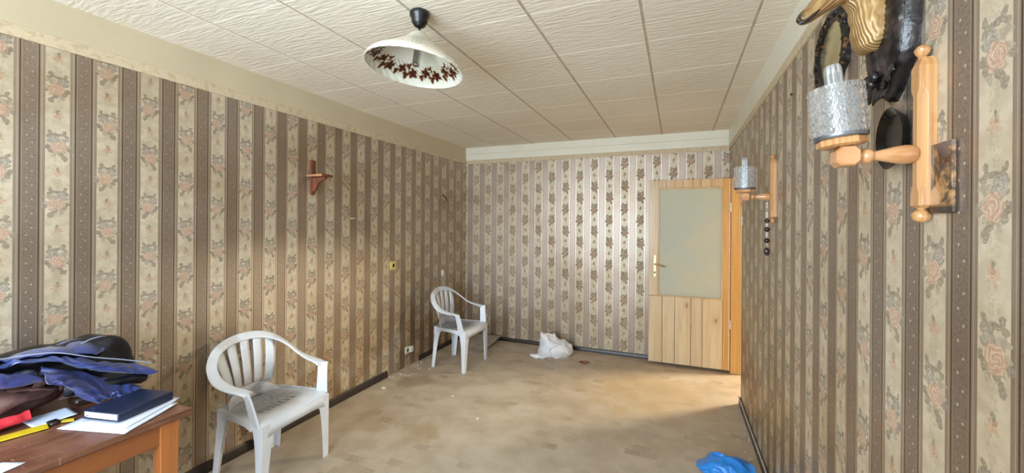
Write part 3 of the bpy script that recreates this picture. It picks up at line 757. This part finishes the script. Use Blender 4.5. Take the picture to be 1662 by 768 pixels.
# translucent opal: mix in a translucent shader so daylight glows through the glass
tr = sh_m.n('ShaderNodeBsdfTranslucent'); sh_m.put(tr.inputs[0], col); mx = sh_m.n('ShaderNodeMixShader'); mx.inputs[0].default_value = .45
sh_m.t.links.new(sh_m.b.outputs[0], mx.inputs[1]); sh_m.t.links.new(tr.outputs[0], mx.inputs[2])
sh_m.t.links.new(mx.outputs[0], [n for n in sh_m.t.nodes if n.type == 'OUTPUT_MATERIAL'][0].inputs[0])
prof = spline([(.026, 0), (.038, -.010), (.075, -.048), (.125, -.086), (.172, -.120), (.206, -.143), (.222, -.163), (.226, -.176)], 28)
rs = []
NS = 160
for i, (r, h) in enumerate(prof):
    ring = []
    for k in range(NS):
        a = 2 * PI * k / NS
        rp = r * (1 + .026 * math.cos(30 * (a + 2.2 * (r / .24))) * min(1, r / .08) * (1 - .8 * max(0, min(1, (r - .19) / .035))))
        ring.append((rp * math.cos(a), rp * math.sin(a), h))
    rs.append(ring)
shade = MB().rings(rs, cap=False).build('shade', sh_m.m, lp, 70, solid=.0035, loc=(.0, 0, -.098))
tilt = Matrix.Rotation(R(6.5), 4, Vector((-.3786, .9255, 0))) @ Matrix.Rotation(R(-2.5), 4, Vector((.9255, .3786, 0)))
shade.rotation_euler = tilt.to_euler()
shade.data.materials.clear(); shade.data.materials.append(out_m); shade.data.materials.append(sh_m.m); sm_ = shade.modifiers['solid']; sm_.material_offset = 1
MB().lathe([(.010, .012), (.028, .008), (.034, -.004), (.030, -.010), (.010, -.010)], seg=24).build('shade_holder', blk, lp, loc=(0, 0, -.110)).rotation_euler = tilt.to_euler()
chrome = plain('chrome_tube', srgb(200, 204, 208), .12, .1, 40, Metallic=1)
MB().lathe([(.008, 0), (.018, -.002), (.018, -.135), (.015, -.138), (.006, -.138)], seg=20).build('lamp_socket', chrome, lp, loc=(0, 0, -.118)).rotation_euler = tilt.to_euler()

# ------------------------------------------------------------------ wooden wall sconces
WS = wood('honey_varnished_beech', srgb(200, 152, 100), srgb(174, 124, 76), 2, 1.5, .28, coat=.5)
WSX = wood('honey_varnished_beech_arm', srgb(206, 156, 108), srgb(178, 122, 76), 0, 1.5, .25, coat=.6)
def clear_glass(name, tint=(.96, .98, 1), rough=.06):
    t = NT(name); n = t.noise(t.objc(), 30, 2)
    t.set(Base_Color=t.mix(n, tint, tuple(c * .97 for c in tint)), Roughness=rough, Transmission_Weight=.9, IOR=1.22, Specular_IOR_Level=1.0); return t.m
CG = clear_glass('pressed_crystal_glass')
GT = NT('fluted_glass_tube'); GT.set(Base_Color=GT.mix(GT.noise(GT.objc(), 30, 2), (.55, .60, .66), (.72, .77, .84)), Roughness=.12, Metallic=.75, Transmission_Weight=.4, IOR=1.5); GT = GT.m
coll = plain('grey_metal_collar', srgb(120, 124, 130), .35, .1, 40, Metallic=.7)
def make_sconce():
    """local: origin on the wall at the arm height, -x into the room, y along the wall"""
    t = thing('wall_sconce', '', 'wall lamp')
    # stop-chamfered backplate
    w, d = .021, .028
    rs = []
    for z, c in ((-.118, .0), (-.112, .005), (-.085, .005), (-.070, .013), (.125, .013), (.140, .005), (.186, .005), (.206, .0)):
        wz = w * (.55 if z in (-.118, .206) else 1); dz = d * (.75 if z in (-.118, .206) else 1)
        c = max(c, .0008)
        rs.append([(0, -wz, z), (-dz + c, -wz, z), (-dz, -wz + c, z), (-dz, wz - c, z), (-dz + c, wz, z), (0, wz, z)])
    MB().rings(rs).build('backplate', WS, t, 25, bevel=.0012)
    MB().lathe([(.004, .200), (.008, .203), (.006, .208), (.012, .216), (.014, .224), (.009, .232), (.002, .235)], (-.016, 0, 0), seg=20).build('finial', WS, t)
    MB().lathe([(.004, -.114), (.009, -.117), (.007, -.121), (.014, -.127), (.016, -.135), (.014, -.143), (.009, -.147), (.002, -.149)], (-.016, 0, 0), seg=20).build('finial', WS, t)
    # turned arm
    prof = [(.006, -.026), (.018, -.028), (.0205, -.036), (.021, -.046), (.0185, -.062), (.014, -.080), (.0105, -.095), (.0105, -.099), (.014, -.101), (.017, -.108), (.017, -.114), (.014, -.120), (.011, -.122), (.011, -.126), (.006, -.134)]
    MB().lathe(prof, axis=0, seg=28).build('arm', WSX, t)
    bm_ = MB()
    k = .0225; c = .010
    sq = lambda a: [(-a + c, -a), (a - c, -a), (a, -a + c), (a, a - c), (a - c, a), (-a + c, a), (-a, a - c), (-a, -a + c)]
    # cube with its edges cut, axis along y so the camera sees an eight-sided face
    bm_.rings([[(-.150 + x * f_, y, z * f_) for x, z in sq(k)] for y, f_ in ((-.026, .86), (-.022, 1), (.022, 1), (.026, .86))]).build('block', WSX, t, 20)
    oct_ = lambda r, z: [(-.150 + r * math.cos(PI / 8 + i * PI / 4), r * math.sin(PI / 8 + i * PI / 4), z) for i in range(8)]
    MB().rings([oct_(.040, .0225), oct_(.050, .027), (oct_(.050, .040)), oct_(.047, .043)]).build('cup', WS, t, 20)
    MB().lathe([(.030, .043), (.0515, .043), (.0535, .046), (.0535, .052), (.030, .052)], (-.150, 0, 0), seg=32).build('collar', coll, t)
    # star-cut glass: outer faceted wall, smooth inner wall
    N, H, z0, z1, r0, ri = 24, 7, .052, .168, .0545, .0495
    vs, fs = [], []
    for j in range(H + 1):
        for i in range(N):
            a = 2 * PI * (i + .5 * (j % 2)) / N
            r = r0 + (.0008 if j in (0, H) else 0); vs.append((-.150 + r * math.cos(a), r * math.sin(a), z0 + (z1 - z0) * j / H))
    idx = lambda i, j: j * N + i % N
    for j in range(H):
        for i in range(N):
            s_ = j % 2
            for tri in ((idx(i, j), idx(i + 1, j), idx(i + s_, j + 1)), (idx(i + 1 - s_ + s_, j), idx(i + 1 + (s_ - 0) * 1 if s_ else i + 1, j + 1), idx(i + s_, j + 1))):
                p = [Vector(vs[q]) for q in tri]; cc = (p[0] + p[1] + p[2]) / 3
                rad = Vector((cc.x + .150, cc.y, 0)).normalized()
                vs.append(tuple(cc + rad * (.0032 if (i + j) % 2 else -.0012))); m_ = len(vs) - 1
                fs += [(tri[0], tri[1], m_), (tri[1], tri[2], m_), (tri[2], tri[0], m_)]
    b0 = len(vs)
    for z in (z1 + .002, z0):
        for i in range(N):
            a = 2 * PI * (i + .5 * (H % 2)) / N; vs.append((-.150 + ri * math.cos(a), ri * math.sin(a), z))
    for i in range(N):
        fs.append((idx(i, H), idx(i + 1, H), b0 + (i + 1) % N, b0 + i))
        fs.append((b0 + i, b0 + (i + 1) % N, b0 + N + (i + 1) % N, b0 + N + i))
    for i in range(N): fs.append((idx(i, 0), b0 + N + i, b0 + N + (i + 1) % N, idx(i + 1, 0)))
    MB().add(vs, fs).build('glass_shade', CG, t, 0)
    # fluted candle tube
    rs = []
    for z, q in ((.054, 1), (.20, 1), (.216, .96), (.223, .8)):
        rs.append([(-.150 + q * (.0165 + .0028 * abs(math.cos(3.5 * a))) * math.cos(a), q * (.0165 + .0028 * abs(math.cos(3.5 * a))) * math.sin(a), z) for a in [2 * PI * i / 84 for i in range(84)]])
    MB().rings(rs).build('candle_tube', GT, t, 50)
    return t
s1 = make_sconce(); s1.location = (XR, 1.141, 1.664)
s1['label'] = 'large wooden wall sconce with cut-glass shade below the animal trophy'; s1['group'] = 'wooden wall sconces'
s2 = dup(s1); s2.location = (XR, 2.615, 1.664)
for q in s1.children:                      # the near cup has slipped and leans into the room
    if q.name.split('.')[0] in ('cup', 'collar', 'glass_shade', 'candle_tube'):
        pv_ = Vector((-.150, 0, .02)); rt = Matrix.Rotation(R(-5.5), 4, 'Y')
        q.matrix_basis = Matrix.Translation(pv_ + Vector((-.006, 0, 0))) @ rt @ Matrix.Scale(.95, 4) @ Matrix.Translation(-pv_)
s2['label'] = 'farther wooden wall sconce beside the door, dark beads hanging from it'

# beads on the far sconce
bd = thing('bead_string', 'string of dark glass beads hanging from the farther wall sconce', 'bead string', (XR - .045, 2.588, 1.632))
MB().tube([(.0, 0, .022), (.0, 0, -.04), (.001, 0, -.29)], .0009, 5).build('thread', plain('pale_thread', srgb(180, 170, 160), .6), bd)
dk = plain('dark_smoky_bead', srgb(50, 34, 32), .12, .3, 60); cl = clear_glass('small_clear_bead', (.95, .95, .95))
cl_in = plain('frosted_small_bead', srgb(200, 190, 182), .2, .1, 60)
for z, r, mt in ((-.008, .008, cl_in), (-.024, .008, cl_in), (-.062, .010, cl_in), (-.078, .009, cl_in), (-.102, .017, dk), (-.126, .009, cl_in), (-.150, .019, dk), (-.172, .009, cl_in), (-.186, .008, cl_in), (-.212, .019, dk), (-.232, .006, cl_in), (-.272, .019, dk)):
    q = 1.25 if z < -.25 else .72 if mt is dk else 1
    MB().blob((0, 0, z), (r * .8, r * .8 if z > -.25 else r * .6, r * q), 12, 8).build('bead', mt, bd, 30 if mt is dk else 60)

# ------------------------------------------------------------------ trophy, mirror, plaque, picture on the right wall
th = thing('animal_head_trophy', 'golden furred animal head on a carved black shield above the near sconce', 'trophy', (XR, 1.285, 1.99))
shm = NT('black_carved_wood'); v = shm.objc(); n_ = shm.noise(v, 40, 3)
shm.set(Base_Color=shm.mix(shm.step(n_, .4, .7), srgb(14, 12, 14), srgb(52, 42, 42)), Roughness=.3, Specular_IOR_Level=.6); shm.bump(shm.noise(v, 70, 3), .4, .004); shm = shm.m
# shield: outline (y, z), ribs carved into it
ol = [(0, -.175), (.03, -.155), (.055, -.125), (.085, -.095), (.105, -.04), (.112, .03), (.112, .10), (.10, .17), (.06, .215), (0, .235)]
ol = ol + [(-y, z) for y, z in ol[-2:0:-1]]
OL = [q for q in spline(ol + [ol[0]], 73)][:-1]
rs = []
for f_, x in ((1, 0), (1, -.018), (.94, -.030), (.84, -.026), (.80, -.034), (.5, -.040), (.05, -.044)):
    rs.append([(x - (.0015 * math.cos(k * PI) if .4 < f_ < .92 else 0), y * f_, .01 + (z - .01) * f_) for k, (y, z) in enumerate(OL)])
MB().rings(rs).build('shield', shm, th, 50)
random.seed(3)
for k in range(11):
    a = R(-90 + (k - 5) * 15); L = .045 + .012 * (k % 2)
    c = Vector((-.034 - .004 * (k % 3), .0 + .055 * math.cos(a), -.095 + .055 * math.sin(a)))
    dr = Vector((-.25, math.cos(a), math.sin(a))).normalized()
    MB().tube([c - dr * L * .5, c - dr * L * .1, c + dr * L * .3, c + dr * L * .55], [(.006, .004), (.017, .006), (.013, .005), (.002, .002)], 8, True, (-1, 0, 0)).warp(lambda p: p + Vector((nz(p, 60) * .004, nz(p, 50, 2) * .004, 0))).build('carved_leaf', shm, th, 50)
for k in range(3):
    MB().blob((-.052, (k - 1) * .018, -.125 + .012 * abs(k - 1)), (.012, .011, .014), 12, 8).build('carved_acorn', shm, th, 50)
fur = NT('gilded_carved_fur'); v = fur.objc(); X = fur.xyz(v)
wv_ = fur.n('ShaderNodeTexWave'); wv_.wave_type = 'BANDS'; wv_.bands_direction = 'Y'; fur.put(wv_.inputs[0], fur.scale(v, (1, 1, .35))); wv_.inputs['Scale'].default_value = 40; wv_.inputs['Distortion'].default_value = 4; wv_.inputs['Detail'].default_value = 3; wv_.inputs['Detail Scale'].default_value = .8
n_ = fur.noise(v, 14, 3)
c_ = fur.mix(fur.step(wv_.outputs[1], .1, .9), srgb(160, 126, 78), srgb(186, 152, 100)); c_ = fur.mix(fur.mul(fur.step(n_, .45, .65), .7), c_, srgb(134, 98, 58))
# dark nose and mouth colouring is the sculpture's own paint
c_ = fur.mix(fur.sub(1, fur.step(fur.add(X[0], fur.mul(n_, .02)), -.204, -.188)), c_, srgb(28, 20, 16))
c_ = fur.mix(fur.mul(fur.sub(1, fur.step(X[0], -.19, -.165)), .35), c_, srgb(92, 68, 40))
fur.set(Base_Color=c_, Roughness=.36, Specular_IOR_Level=.6, Metallic=.15); fur.bump(wv_.outputs[1], .55, .004); fur = fur.m
path = [(-.032, .030, -.030), (-.036, .028, -.022), (-.040, .024, .0), (-.044, .018, .04), (-.052, .012, .085), (-.076, .006, .118), (-.112, .0, .128), (-.150, -.012, .102), (-.182, -.022, .072), (-.204, -.030, .054), (-.214, -.033, .045)]
rad = [(.020, .012), (.046, .036), (.060, .044), (.060, .046), (.052, .044), (.044, .044), (.037, .038), (.029, .029), (.022, .021), (.017, .016), (.008, .009)]
P_ = spline(path, 48); R_ = [tuple(q) for q in spline(rad, 48)]
UPS = [tuple(q) for q in spline([(1, 0, 0)] * 4 + [(.9, 0, .4), (.5, 0, .8), (.1, 0, 1)] + [(0, 0, 1)] * 4, 48)]
hb = MB().tube(P_, R_, 40, True, UPS)
hb.warp(lambda p: p + Vector((nz(p, 40, 1), nz(p, 40, 2), nz(p, 25, 3))) * (.007 if p.x > -.09 else .002))
head = hb.build('head', fur, th, 80, sub=1)
for s_ in (1, -1):
    MB().tube([(-.078, s_ * .034 + .008, .135), (-.070, s_ * .055 + .008, .170), (-.060, s_ * .072 + .008, .215), (-.056, s_ * .078 + .008, .235)], [(.012, .008), (.020, .010), (.014, .006), (.003, .002)], 12, True, (-1, 0, 0)).build('ear', fur, th, 60)
    MB().blob((-.132, s_ * .031 - .004, .126), (.007, .005, .006), 12, 8).build('eye', plain('black_glass_eye', (.01, .008, .006), .08), th, 60)
    MB().tube([(-.092, s_ * .018 + .008, .155), (-.088, s_ * .024 + .008, .20), (-.075, s_ * .030 + .008, .245), (-.055, s_ * .034 + .008, .272)], [.009, .008, .006, .002], 10).build('horn', shm, th, 60)
MB().tube([(-.216, -.040, .038), (-.200, -.046, .042), (-.184, -.046, .054), (-.172, -.042, .066)], [.003, .004, .004, .0015], 8).build('mouth', plain('black_painted_mouth', (.012, .009, .008), .2), th, 60)

mr = thing('oval_mirror', 'oval wall mirror in an ornate black frame, half hidden behind the trophy muzzle', 'mirror', (XR, 1.728, 2.108))
fr_m = NT('black_carved_frame_with_copper_flecks'); v = fr_m.objc(); n_ = fr_m.noise(v, 45, 3)
fr_m.set(Base_Color=fr_m.mix(fr_m.step(n_, .56, .68), srgb(16, 13, 12), srgb(112, 78, 52)), Roughness=.35); fr_m.bump(n_, .6, .008); fr_m = fr_m.m
NF = 64; rs = []
for k in range(NF):
    a = 2 * PI * k / NF; wob = 1 + .05 * math.cos(12 * a)
    ring = []
    for f_, x in ((0, 0), (0, -.010), (.22, -.017), (.55, -.013), (.8, -.020), (1, -.012), (1, 0)):
        ry = .110 + (.160 * wob - .110) * f_; rz = .104 + (.142 * wob - .104) * f_
        ring.append((x, ry * math.cos(a), rz * math.sin(a)))
    rs.append(ring)
MB().rings(rs, loop=True, cap=False).build('frame', fr_m, mr, 40)
for k in range(16):
    a = 2 * PI * k / 16
    MB().blob((-.014, .140 * math.cos(a), .126 * math.sin(a)), (.010, .020, .011), 10, 6).build('ornament', fr_m, mr, 60)
mg = NT('aged_mirror_glass'); mg.set(Base_Color=mg.mix(mg.step(mg.noise(mg.objc(), 9, 3), .4, .7), srgb(206, 198, 154), srgb(178, 168, 124)), Metallic=.75, Roughness=.2); mg = mg.m
MB().rings([[(x, .112 * f_ * math.cos(2 * PI * k / 48), .106 * f_ * math.sin(2 * PI * k / 48)) for k in range(48)] for f_, x in ((1, -.002), (1, -.007), (.93, -.0085))]).build('mirror_glass', mg, mr, 30)

pl = thing('black_wall_plate', 'glossy black oval decorative plate on the wall behind the near sconce arm', 'wall plate', (XR, 1.268, 1.722))
pm = plain('glossy_black_glaze', srgb(10, 9, 10), .1, .3, 30)
rs = []
for r, x in ((.02, -.004), (.055, -.004), (.062, -.008), (.072, -.022), (.074, -.025), (.071, -.024), (.056, -.012), (.04, -.009), (.01, -.008)):
    rs.append([(x, r * .92 * math.cos(2 * PI * k / 40), r * 1.02 * math.sin(2 * PI * k / 40)) for k in range(40)])
MB().rings(rs).build('dish', pm, pl, 50)
MB().rings([[(x, f_ * .052 * math.cos(2 * PI * k / 32), f_ * .06 * math.sin(2 * PI * k / 32)) for k in range(32)] for f_, x in ((1, -.011), (.97, -.0125), (.5, -.013))]).build('relief', plain('dark_bronze_relief', srgb(24, 20, 20), .22, .5, 50, .3), pl, 40)

pc = NT('brown_animal_picture_print'); v = pc.objc(); X = pc.xyz(v)
n1 = pc.noise(v, 26, 4, .6, .6); n2 = pc.noise(pc.scale(v, (1, 1, 1), (3, 1, 7)), 42, 3)
c_ = pc.mix(pc.step(n1, .4, .62), srgb(58, 40, 32), srgb(178, 132, 78)); c_ = pc.mix(pc.mul(pc.step(n2, .52, .62), .8), c_, srgb(30, 22, 22))
c_ = pc.mix(pc.mul(pc.step(X[2], .02, .07), pc.mul(pc.step(n2, .40, .6), .6)), c_, srgb(112, 104, 108))
c_ = pc.mix(pc.sub(1, pc.step(X[2], -.062, -.05)), c_, srgb(34, 22, 20))
pc.set(Base_Color=c_, Roughness=.2, Coat_Weight=.4); pc = pc.m
pic = thing('picture_panel', 'small glossy brown animal picture on the wall right of the near sconce', 'picture', (XR, 1.092, 1.606))
MB().box((-.010, -.040, -.072), (-.002, .042, .072), .0015).build('print', pc, pic)
MB().box((-.002, -.036, -.068), (0, .038, .068)).build('backing_board', plain('brown_fibreboard', srgb(90, 62, 44), .7), pic)

# ------------------------------------------------------------------ left wall: bracket shelf, sockets, hook, bits
rb = wood('reddish_brown_stained_wood', srgb(128, 70, 44), srgb(88, 42, 26), 2, 1.2, .4)
rb_lit = wood('window_lit_stained_board_end', srgb(196, 144, 96), srgb(160, 108, 66), 0, 1.2, .5)  # paler than the board: window light on its near end, painted into the colour
sf = thing('bracket_shelf', 'small reddish-brown wooden bracket shelf on the left wall', 'shelf', (XL, 2.285, 1.85))
bp = [(-.022, .128), (.022, .128), (.022, -.10), (.018, -.128), (0, -.142), (-.018, -.128), (-.022, -.10)]
MB().rings([[(x, y, z) for y, z in bp] for x in (0, .018)]).build('back_board', rb, sf, 30, bevel=.002)
MB().box((.0, -.052, -.004), (.165, .052, .014)).build('shelf_board', rb, sf, bevel=.0015)
MB().box((.004, -.0545, -.003), (.161, -.052, .013)).build('board_end', rb_lit, sf)
arm = [(.018, -.004), (.150, -.004), (.145, -.022), (.115, -.028), (.085, -.045), (.062, -.075), (.045, -.105), (.018, -.118)]
MB().rings([[(x, y, z) for x, z in arm] for y in (-.013, .013)]).build('bracket', rb, sf, 30, bevel=.002)
ivory = plain('yellowed_ivory_plastic', srgb(206, 186, 120), .35, .06, 20)
wht = plain('white_socket_plastic', srgb(226, 220, 204), .35, .05, 20)
def wall_plate(y, z, w_, h_, mat, label, name, cat, knob):
    t = thing(name, label, cat, (XL, y, z))
    MB().box((0, -w_ / 2, -h_ / 2), (.012, w_ / 2, h_ / 2), .003).build('face_plate', mat, t)
    if knob == 'socket':
        MB().lathe([(.004, .012), (.024, .012), (.024, .018), (.020, .018), (.018, .009), (.004, .009)], axis=0, seg=24).build('outlet', mat, t)
        for s_ in (-.008, .008): MB().lathe([(.0005, .009), (.0028, .009), (.0028, .0105), (.0005, .0105)], (0.0, s_, 0), axis=0, seg=8).build('pin_hole', plain('dark_hole', (.01, .01, .01), .8), t)
    else:
        MB().box((.012, -w_ * .25, -h_ * .3), (.02, w_ * .25, h_ * .3), .003).build('rocker', mat, t)
    return t
wall_plate(3.246, 1.079, .086, .086, ivory, 'yellowed square socket at mid height on the left wall', 'wall_socket', 'socket', 'socket')
wall_plate(4.167, .902, .055, .075, wht, 'narrow white switch on the left wall near the far corner', 'light_switch', 'switch', 'rocker')
bx = wall_plate(3.483, .172, .060, .078, wht, 'low white socket above the missing stretch of skirting', 'wall_socket', 'socket', 'socket')
MB().box((.0, .028, -.030), (.035, .075, .030), .004).build('side_box', wht, bx)
hk = thing('wall_hook', 'black bent wire hook on the left wall near the far corner', 'hook', (XL, 4.20, 1.80))
MB().tube([(0, -.03, .035), (.02, -.012, .012), (.026, .006, -.01), (.022, .028, -.034)], [.005, .006, .006, .003], 8).build('wire', blk, hk)
MB().lathe([(.003, 0), (.012, 0), (.010, .004), (.003, .005)], (0, -.03, .035), 0, 12).build('base_plate', blk, hk)
tag(MB().box((XL, 2.685, 1.534), (XL + .004, 2.735, 1.542), .001).build('paint_strip', wht), 'tiny pale strip stuck to the left wall above the socket', 'strip')
nl = MB().lathe([(.001, 0), (.0025, -.001), (.0025, -.006), (.007, -.007), (.007, -.010), (.001, -.011)], (XR, 2.269, 2.127), 0, 10).build('nail', blk)
tag(nl, 'dark nail in the right wall beyond the mirror', 'nail')

# ------------------------------------------------------------------ things on the floor
bagm = NT('thin_white_plastic_film'); v = bagm.objc(); n_ = bagm.noise(v, 14, 4, .6)
bagm.set(Base_Color=bagm.mix(n_, srgb(226, 230, 236), srgb(242, 243, 246)), Roughness=.32, Specular_IOR_Level=.5, Subsurface_Weight=.1, Subsurface_Radius=(.03, .03, .03)); bagm.bump(bagm.noise(v, 30, 4, .6), .5, .012); bagm = bagm.m
wb = thing('white_plastic_bag', 'crumpled white plastic bag slumped on the floor against the back wall', 'bag', (-1.30, 4.42, 0), R(22))
def fl(p): return Vector((p.x, p.y, max(.001, p.z)))
def crease(p, k, a=.03):
    return p + Vector((nz(p, 9, k) * a + abs(nz(p, 17, k + 3)) * a * .6, nz(p, 9, k + 1) * a, nz(p, 9, k + 2) * a * .9 - abs(nz(p, 18, k + 5)) * a * .7))
def ridge(p, sc, k): return 1 - abs(noise.noise(Vector(p) * sc + Vector((k * 3.1, k * 1.7, k * 2.3)))) * 2.6
def crumpled(mb, k, a, sc=9):
    return mb.warp(lambda p: fl(p + Vector((nz(p, 6, k) * a * 1.2 + ridge(p, sc, k) * a * .5, nz(p, 6, k + 1) * a * 1.2 + ridge(p, sc, k + 1) * a * .5, nz(p, 6, k + 2) * a + (ridge(p, sc, k + 2) - .4) * a * .8))))
crumpled(MB().blob((.07, .0, .065), (.165, .125, .085), 110, 70), 2, .032, 8).build('body', bagm, wb, 180)
nk = spline([(.0, .03, .02), (-.03, .03, .10), (-.055, .03, .17), (-.065, .035, .225), (-.062, .035, .250)], 50)
nr = [tuple(q) for q in spline([(.135, .085), (.125, .080), (.105, .065), (.088, .050), (.070, .03)], 50)]
crumpled(MB().tube(nk, nr, 90, True, (0, 1, 0), 2.4), 9, .030, 7).build('neck', bagm, wb, 180)
crumpled(MB().blob((-.15, -.055, .022), (.115, .06, .028), 80, 40), 14, .024, 10).build('handle_flap', bagm, wb, 180)
blm = NT('shiny_blue_plastic_film'); v = blm.objc(); n_ = blm.noise(v, 16, 3)
blm.set(Base_Color=blm.mix(n_, srgb(14, 104, 206), srgb(52, 156, 238)), Roughness=.2, Specular_IOR_Level=.6, Subsurface_Weight=.1, Subsurface_Radius=(.02, .03, .05)); blm.bump(blm.noise(v, 40, 4, .6), .5, .01); blm = blm.m
bb = thing('blue_plastic_bag', 'crumpled bright blue plastic bag on the floor near the right wall', 'bag', (.285, 2.70, 0), R(20))
crumpled(MB().blob((0, -.02, .045), (.135, .12, .055), 100, 64), 21, .034, 10).build('body', blm, bb, 180)
crumpled(MB().blob((-.01, .045, .065), (.065, .05, .06), 70, 44), 25, .030, 12).build('knot', blm, bb, 180)
crumpled(MB().blob((.085, .01, .04), (.045, .06, .055), 60, 40), 29, .026, 12).build('handle_loop', blm, bb, 180)

fc = plain('underside_of_floor_covering', srgb(166, 156, 144), .75, .15, 14, .15)
def flap(a, b):
    x = -2.50 + .40 * a; y = 4.20 + .48 * b - .10 * a * (1 - b)
    z = .004 + .045 * b ** 2 + .03 * math.sin(PI * a) * b + .035 * max(0, a - .7) * 3 * b + .006 * nz((x, y, 0), 9)
    return (x + .05 * b * a, y, z)
tag(MB().grid(flap, 18, 18).build('floor_covering_offcut', fc, None, 60, solid=.004, off=1), 'curled grey offcut of floor covering in the far left corner behind the chair', 'offcut')
rd = thing('red_rubber_band', 'small loop of reddish-brown band lying on the floor right of the white bag', 'band', (-.93, 4.33, 0))
MB().tube([(.06 * math.cos(a) * (1.1 if math.cos(a) > 0 else .7), .028 * math.sin(a) + .012 * math.sin(2 * a), .006) for a in [2 * PI * i / 28 for i in range(26)]], (.006, .005), 8).build('loop', plain('red_brown_rubber', srgb(140, 62, 46), .5), rd)
chip_m = plain('white_plaster', srgb(232, 226, 214), .8)
chips = [(-1.785, 3.035, .012, 'white plaster chip on the floor beside the front leg of the far chair'), (-1.405, 2.765, .012, 'white plaster chip lying alone in the middle of the floor'),
         (-2.335, 3.50, .010, 'white plaster crumb by the rear foot of the far chair'), (-2.44, 2.93, .022, 'flat pale plaster flake beside the left skirting board')]
for x, y, r, lab in chips:
    o = MB().blob((0, 0, r * .45), (r, r * .8, r * .5), 8, 6).warp(lambda p: p + Vector((nz(p, 90, x), nz(p, 90, y), 0)) * r * .5).build('plaster_chip', chip_m, None, 20, loc=(x, y, 0))
    tag(o, lab, 'plaster chip', 'plaster chips on the floor')
cr = MB()
random.seed(11)
for k in range(26):
    y = random.uniform(2.3, 3.75); x = XR - .03 - random.random() ** 2 * .12; r = random.uniform(.003, .007)
    cr.blob((x, y, r * .6), (r, r, r * .6), 6, 4)
for k in range(30):
    y = random.uniform(3.15, 3.75); x = XL + .03 + random.random() * .16; r = random.uniform(.003, .009)
    cr.blob((x, y, r * .6), (r, r, r * .6), 6, 4)
tag(cr.build('plaster_crumbs', chip_m, None, 20), 'fine plaster crumbs scattered along the skirting boards', 'crumbs', kind='stuff')
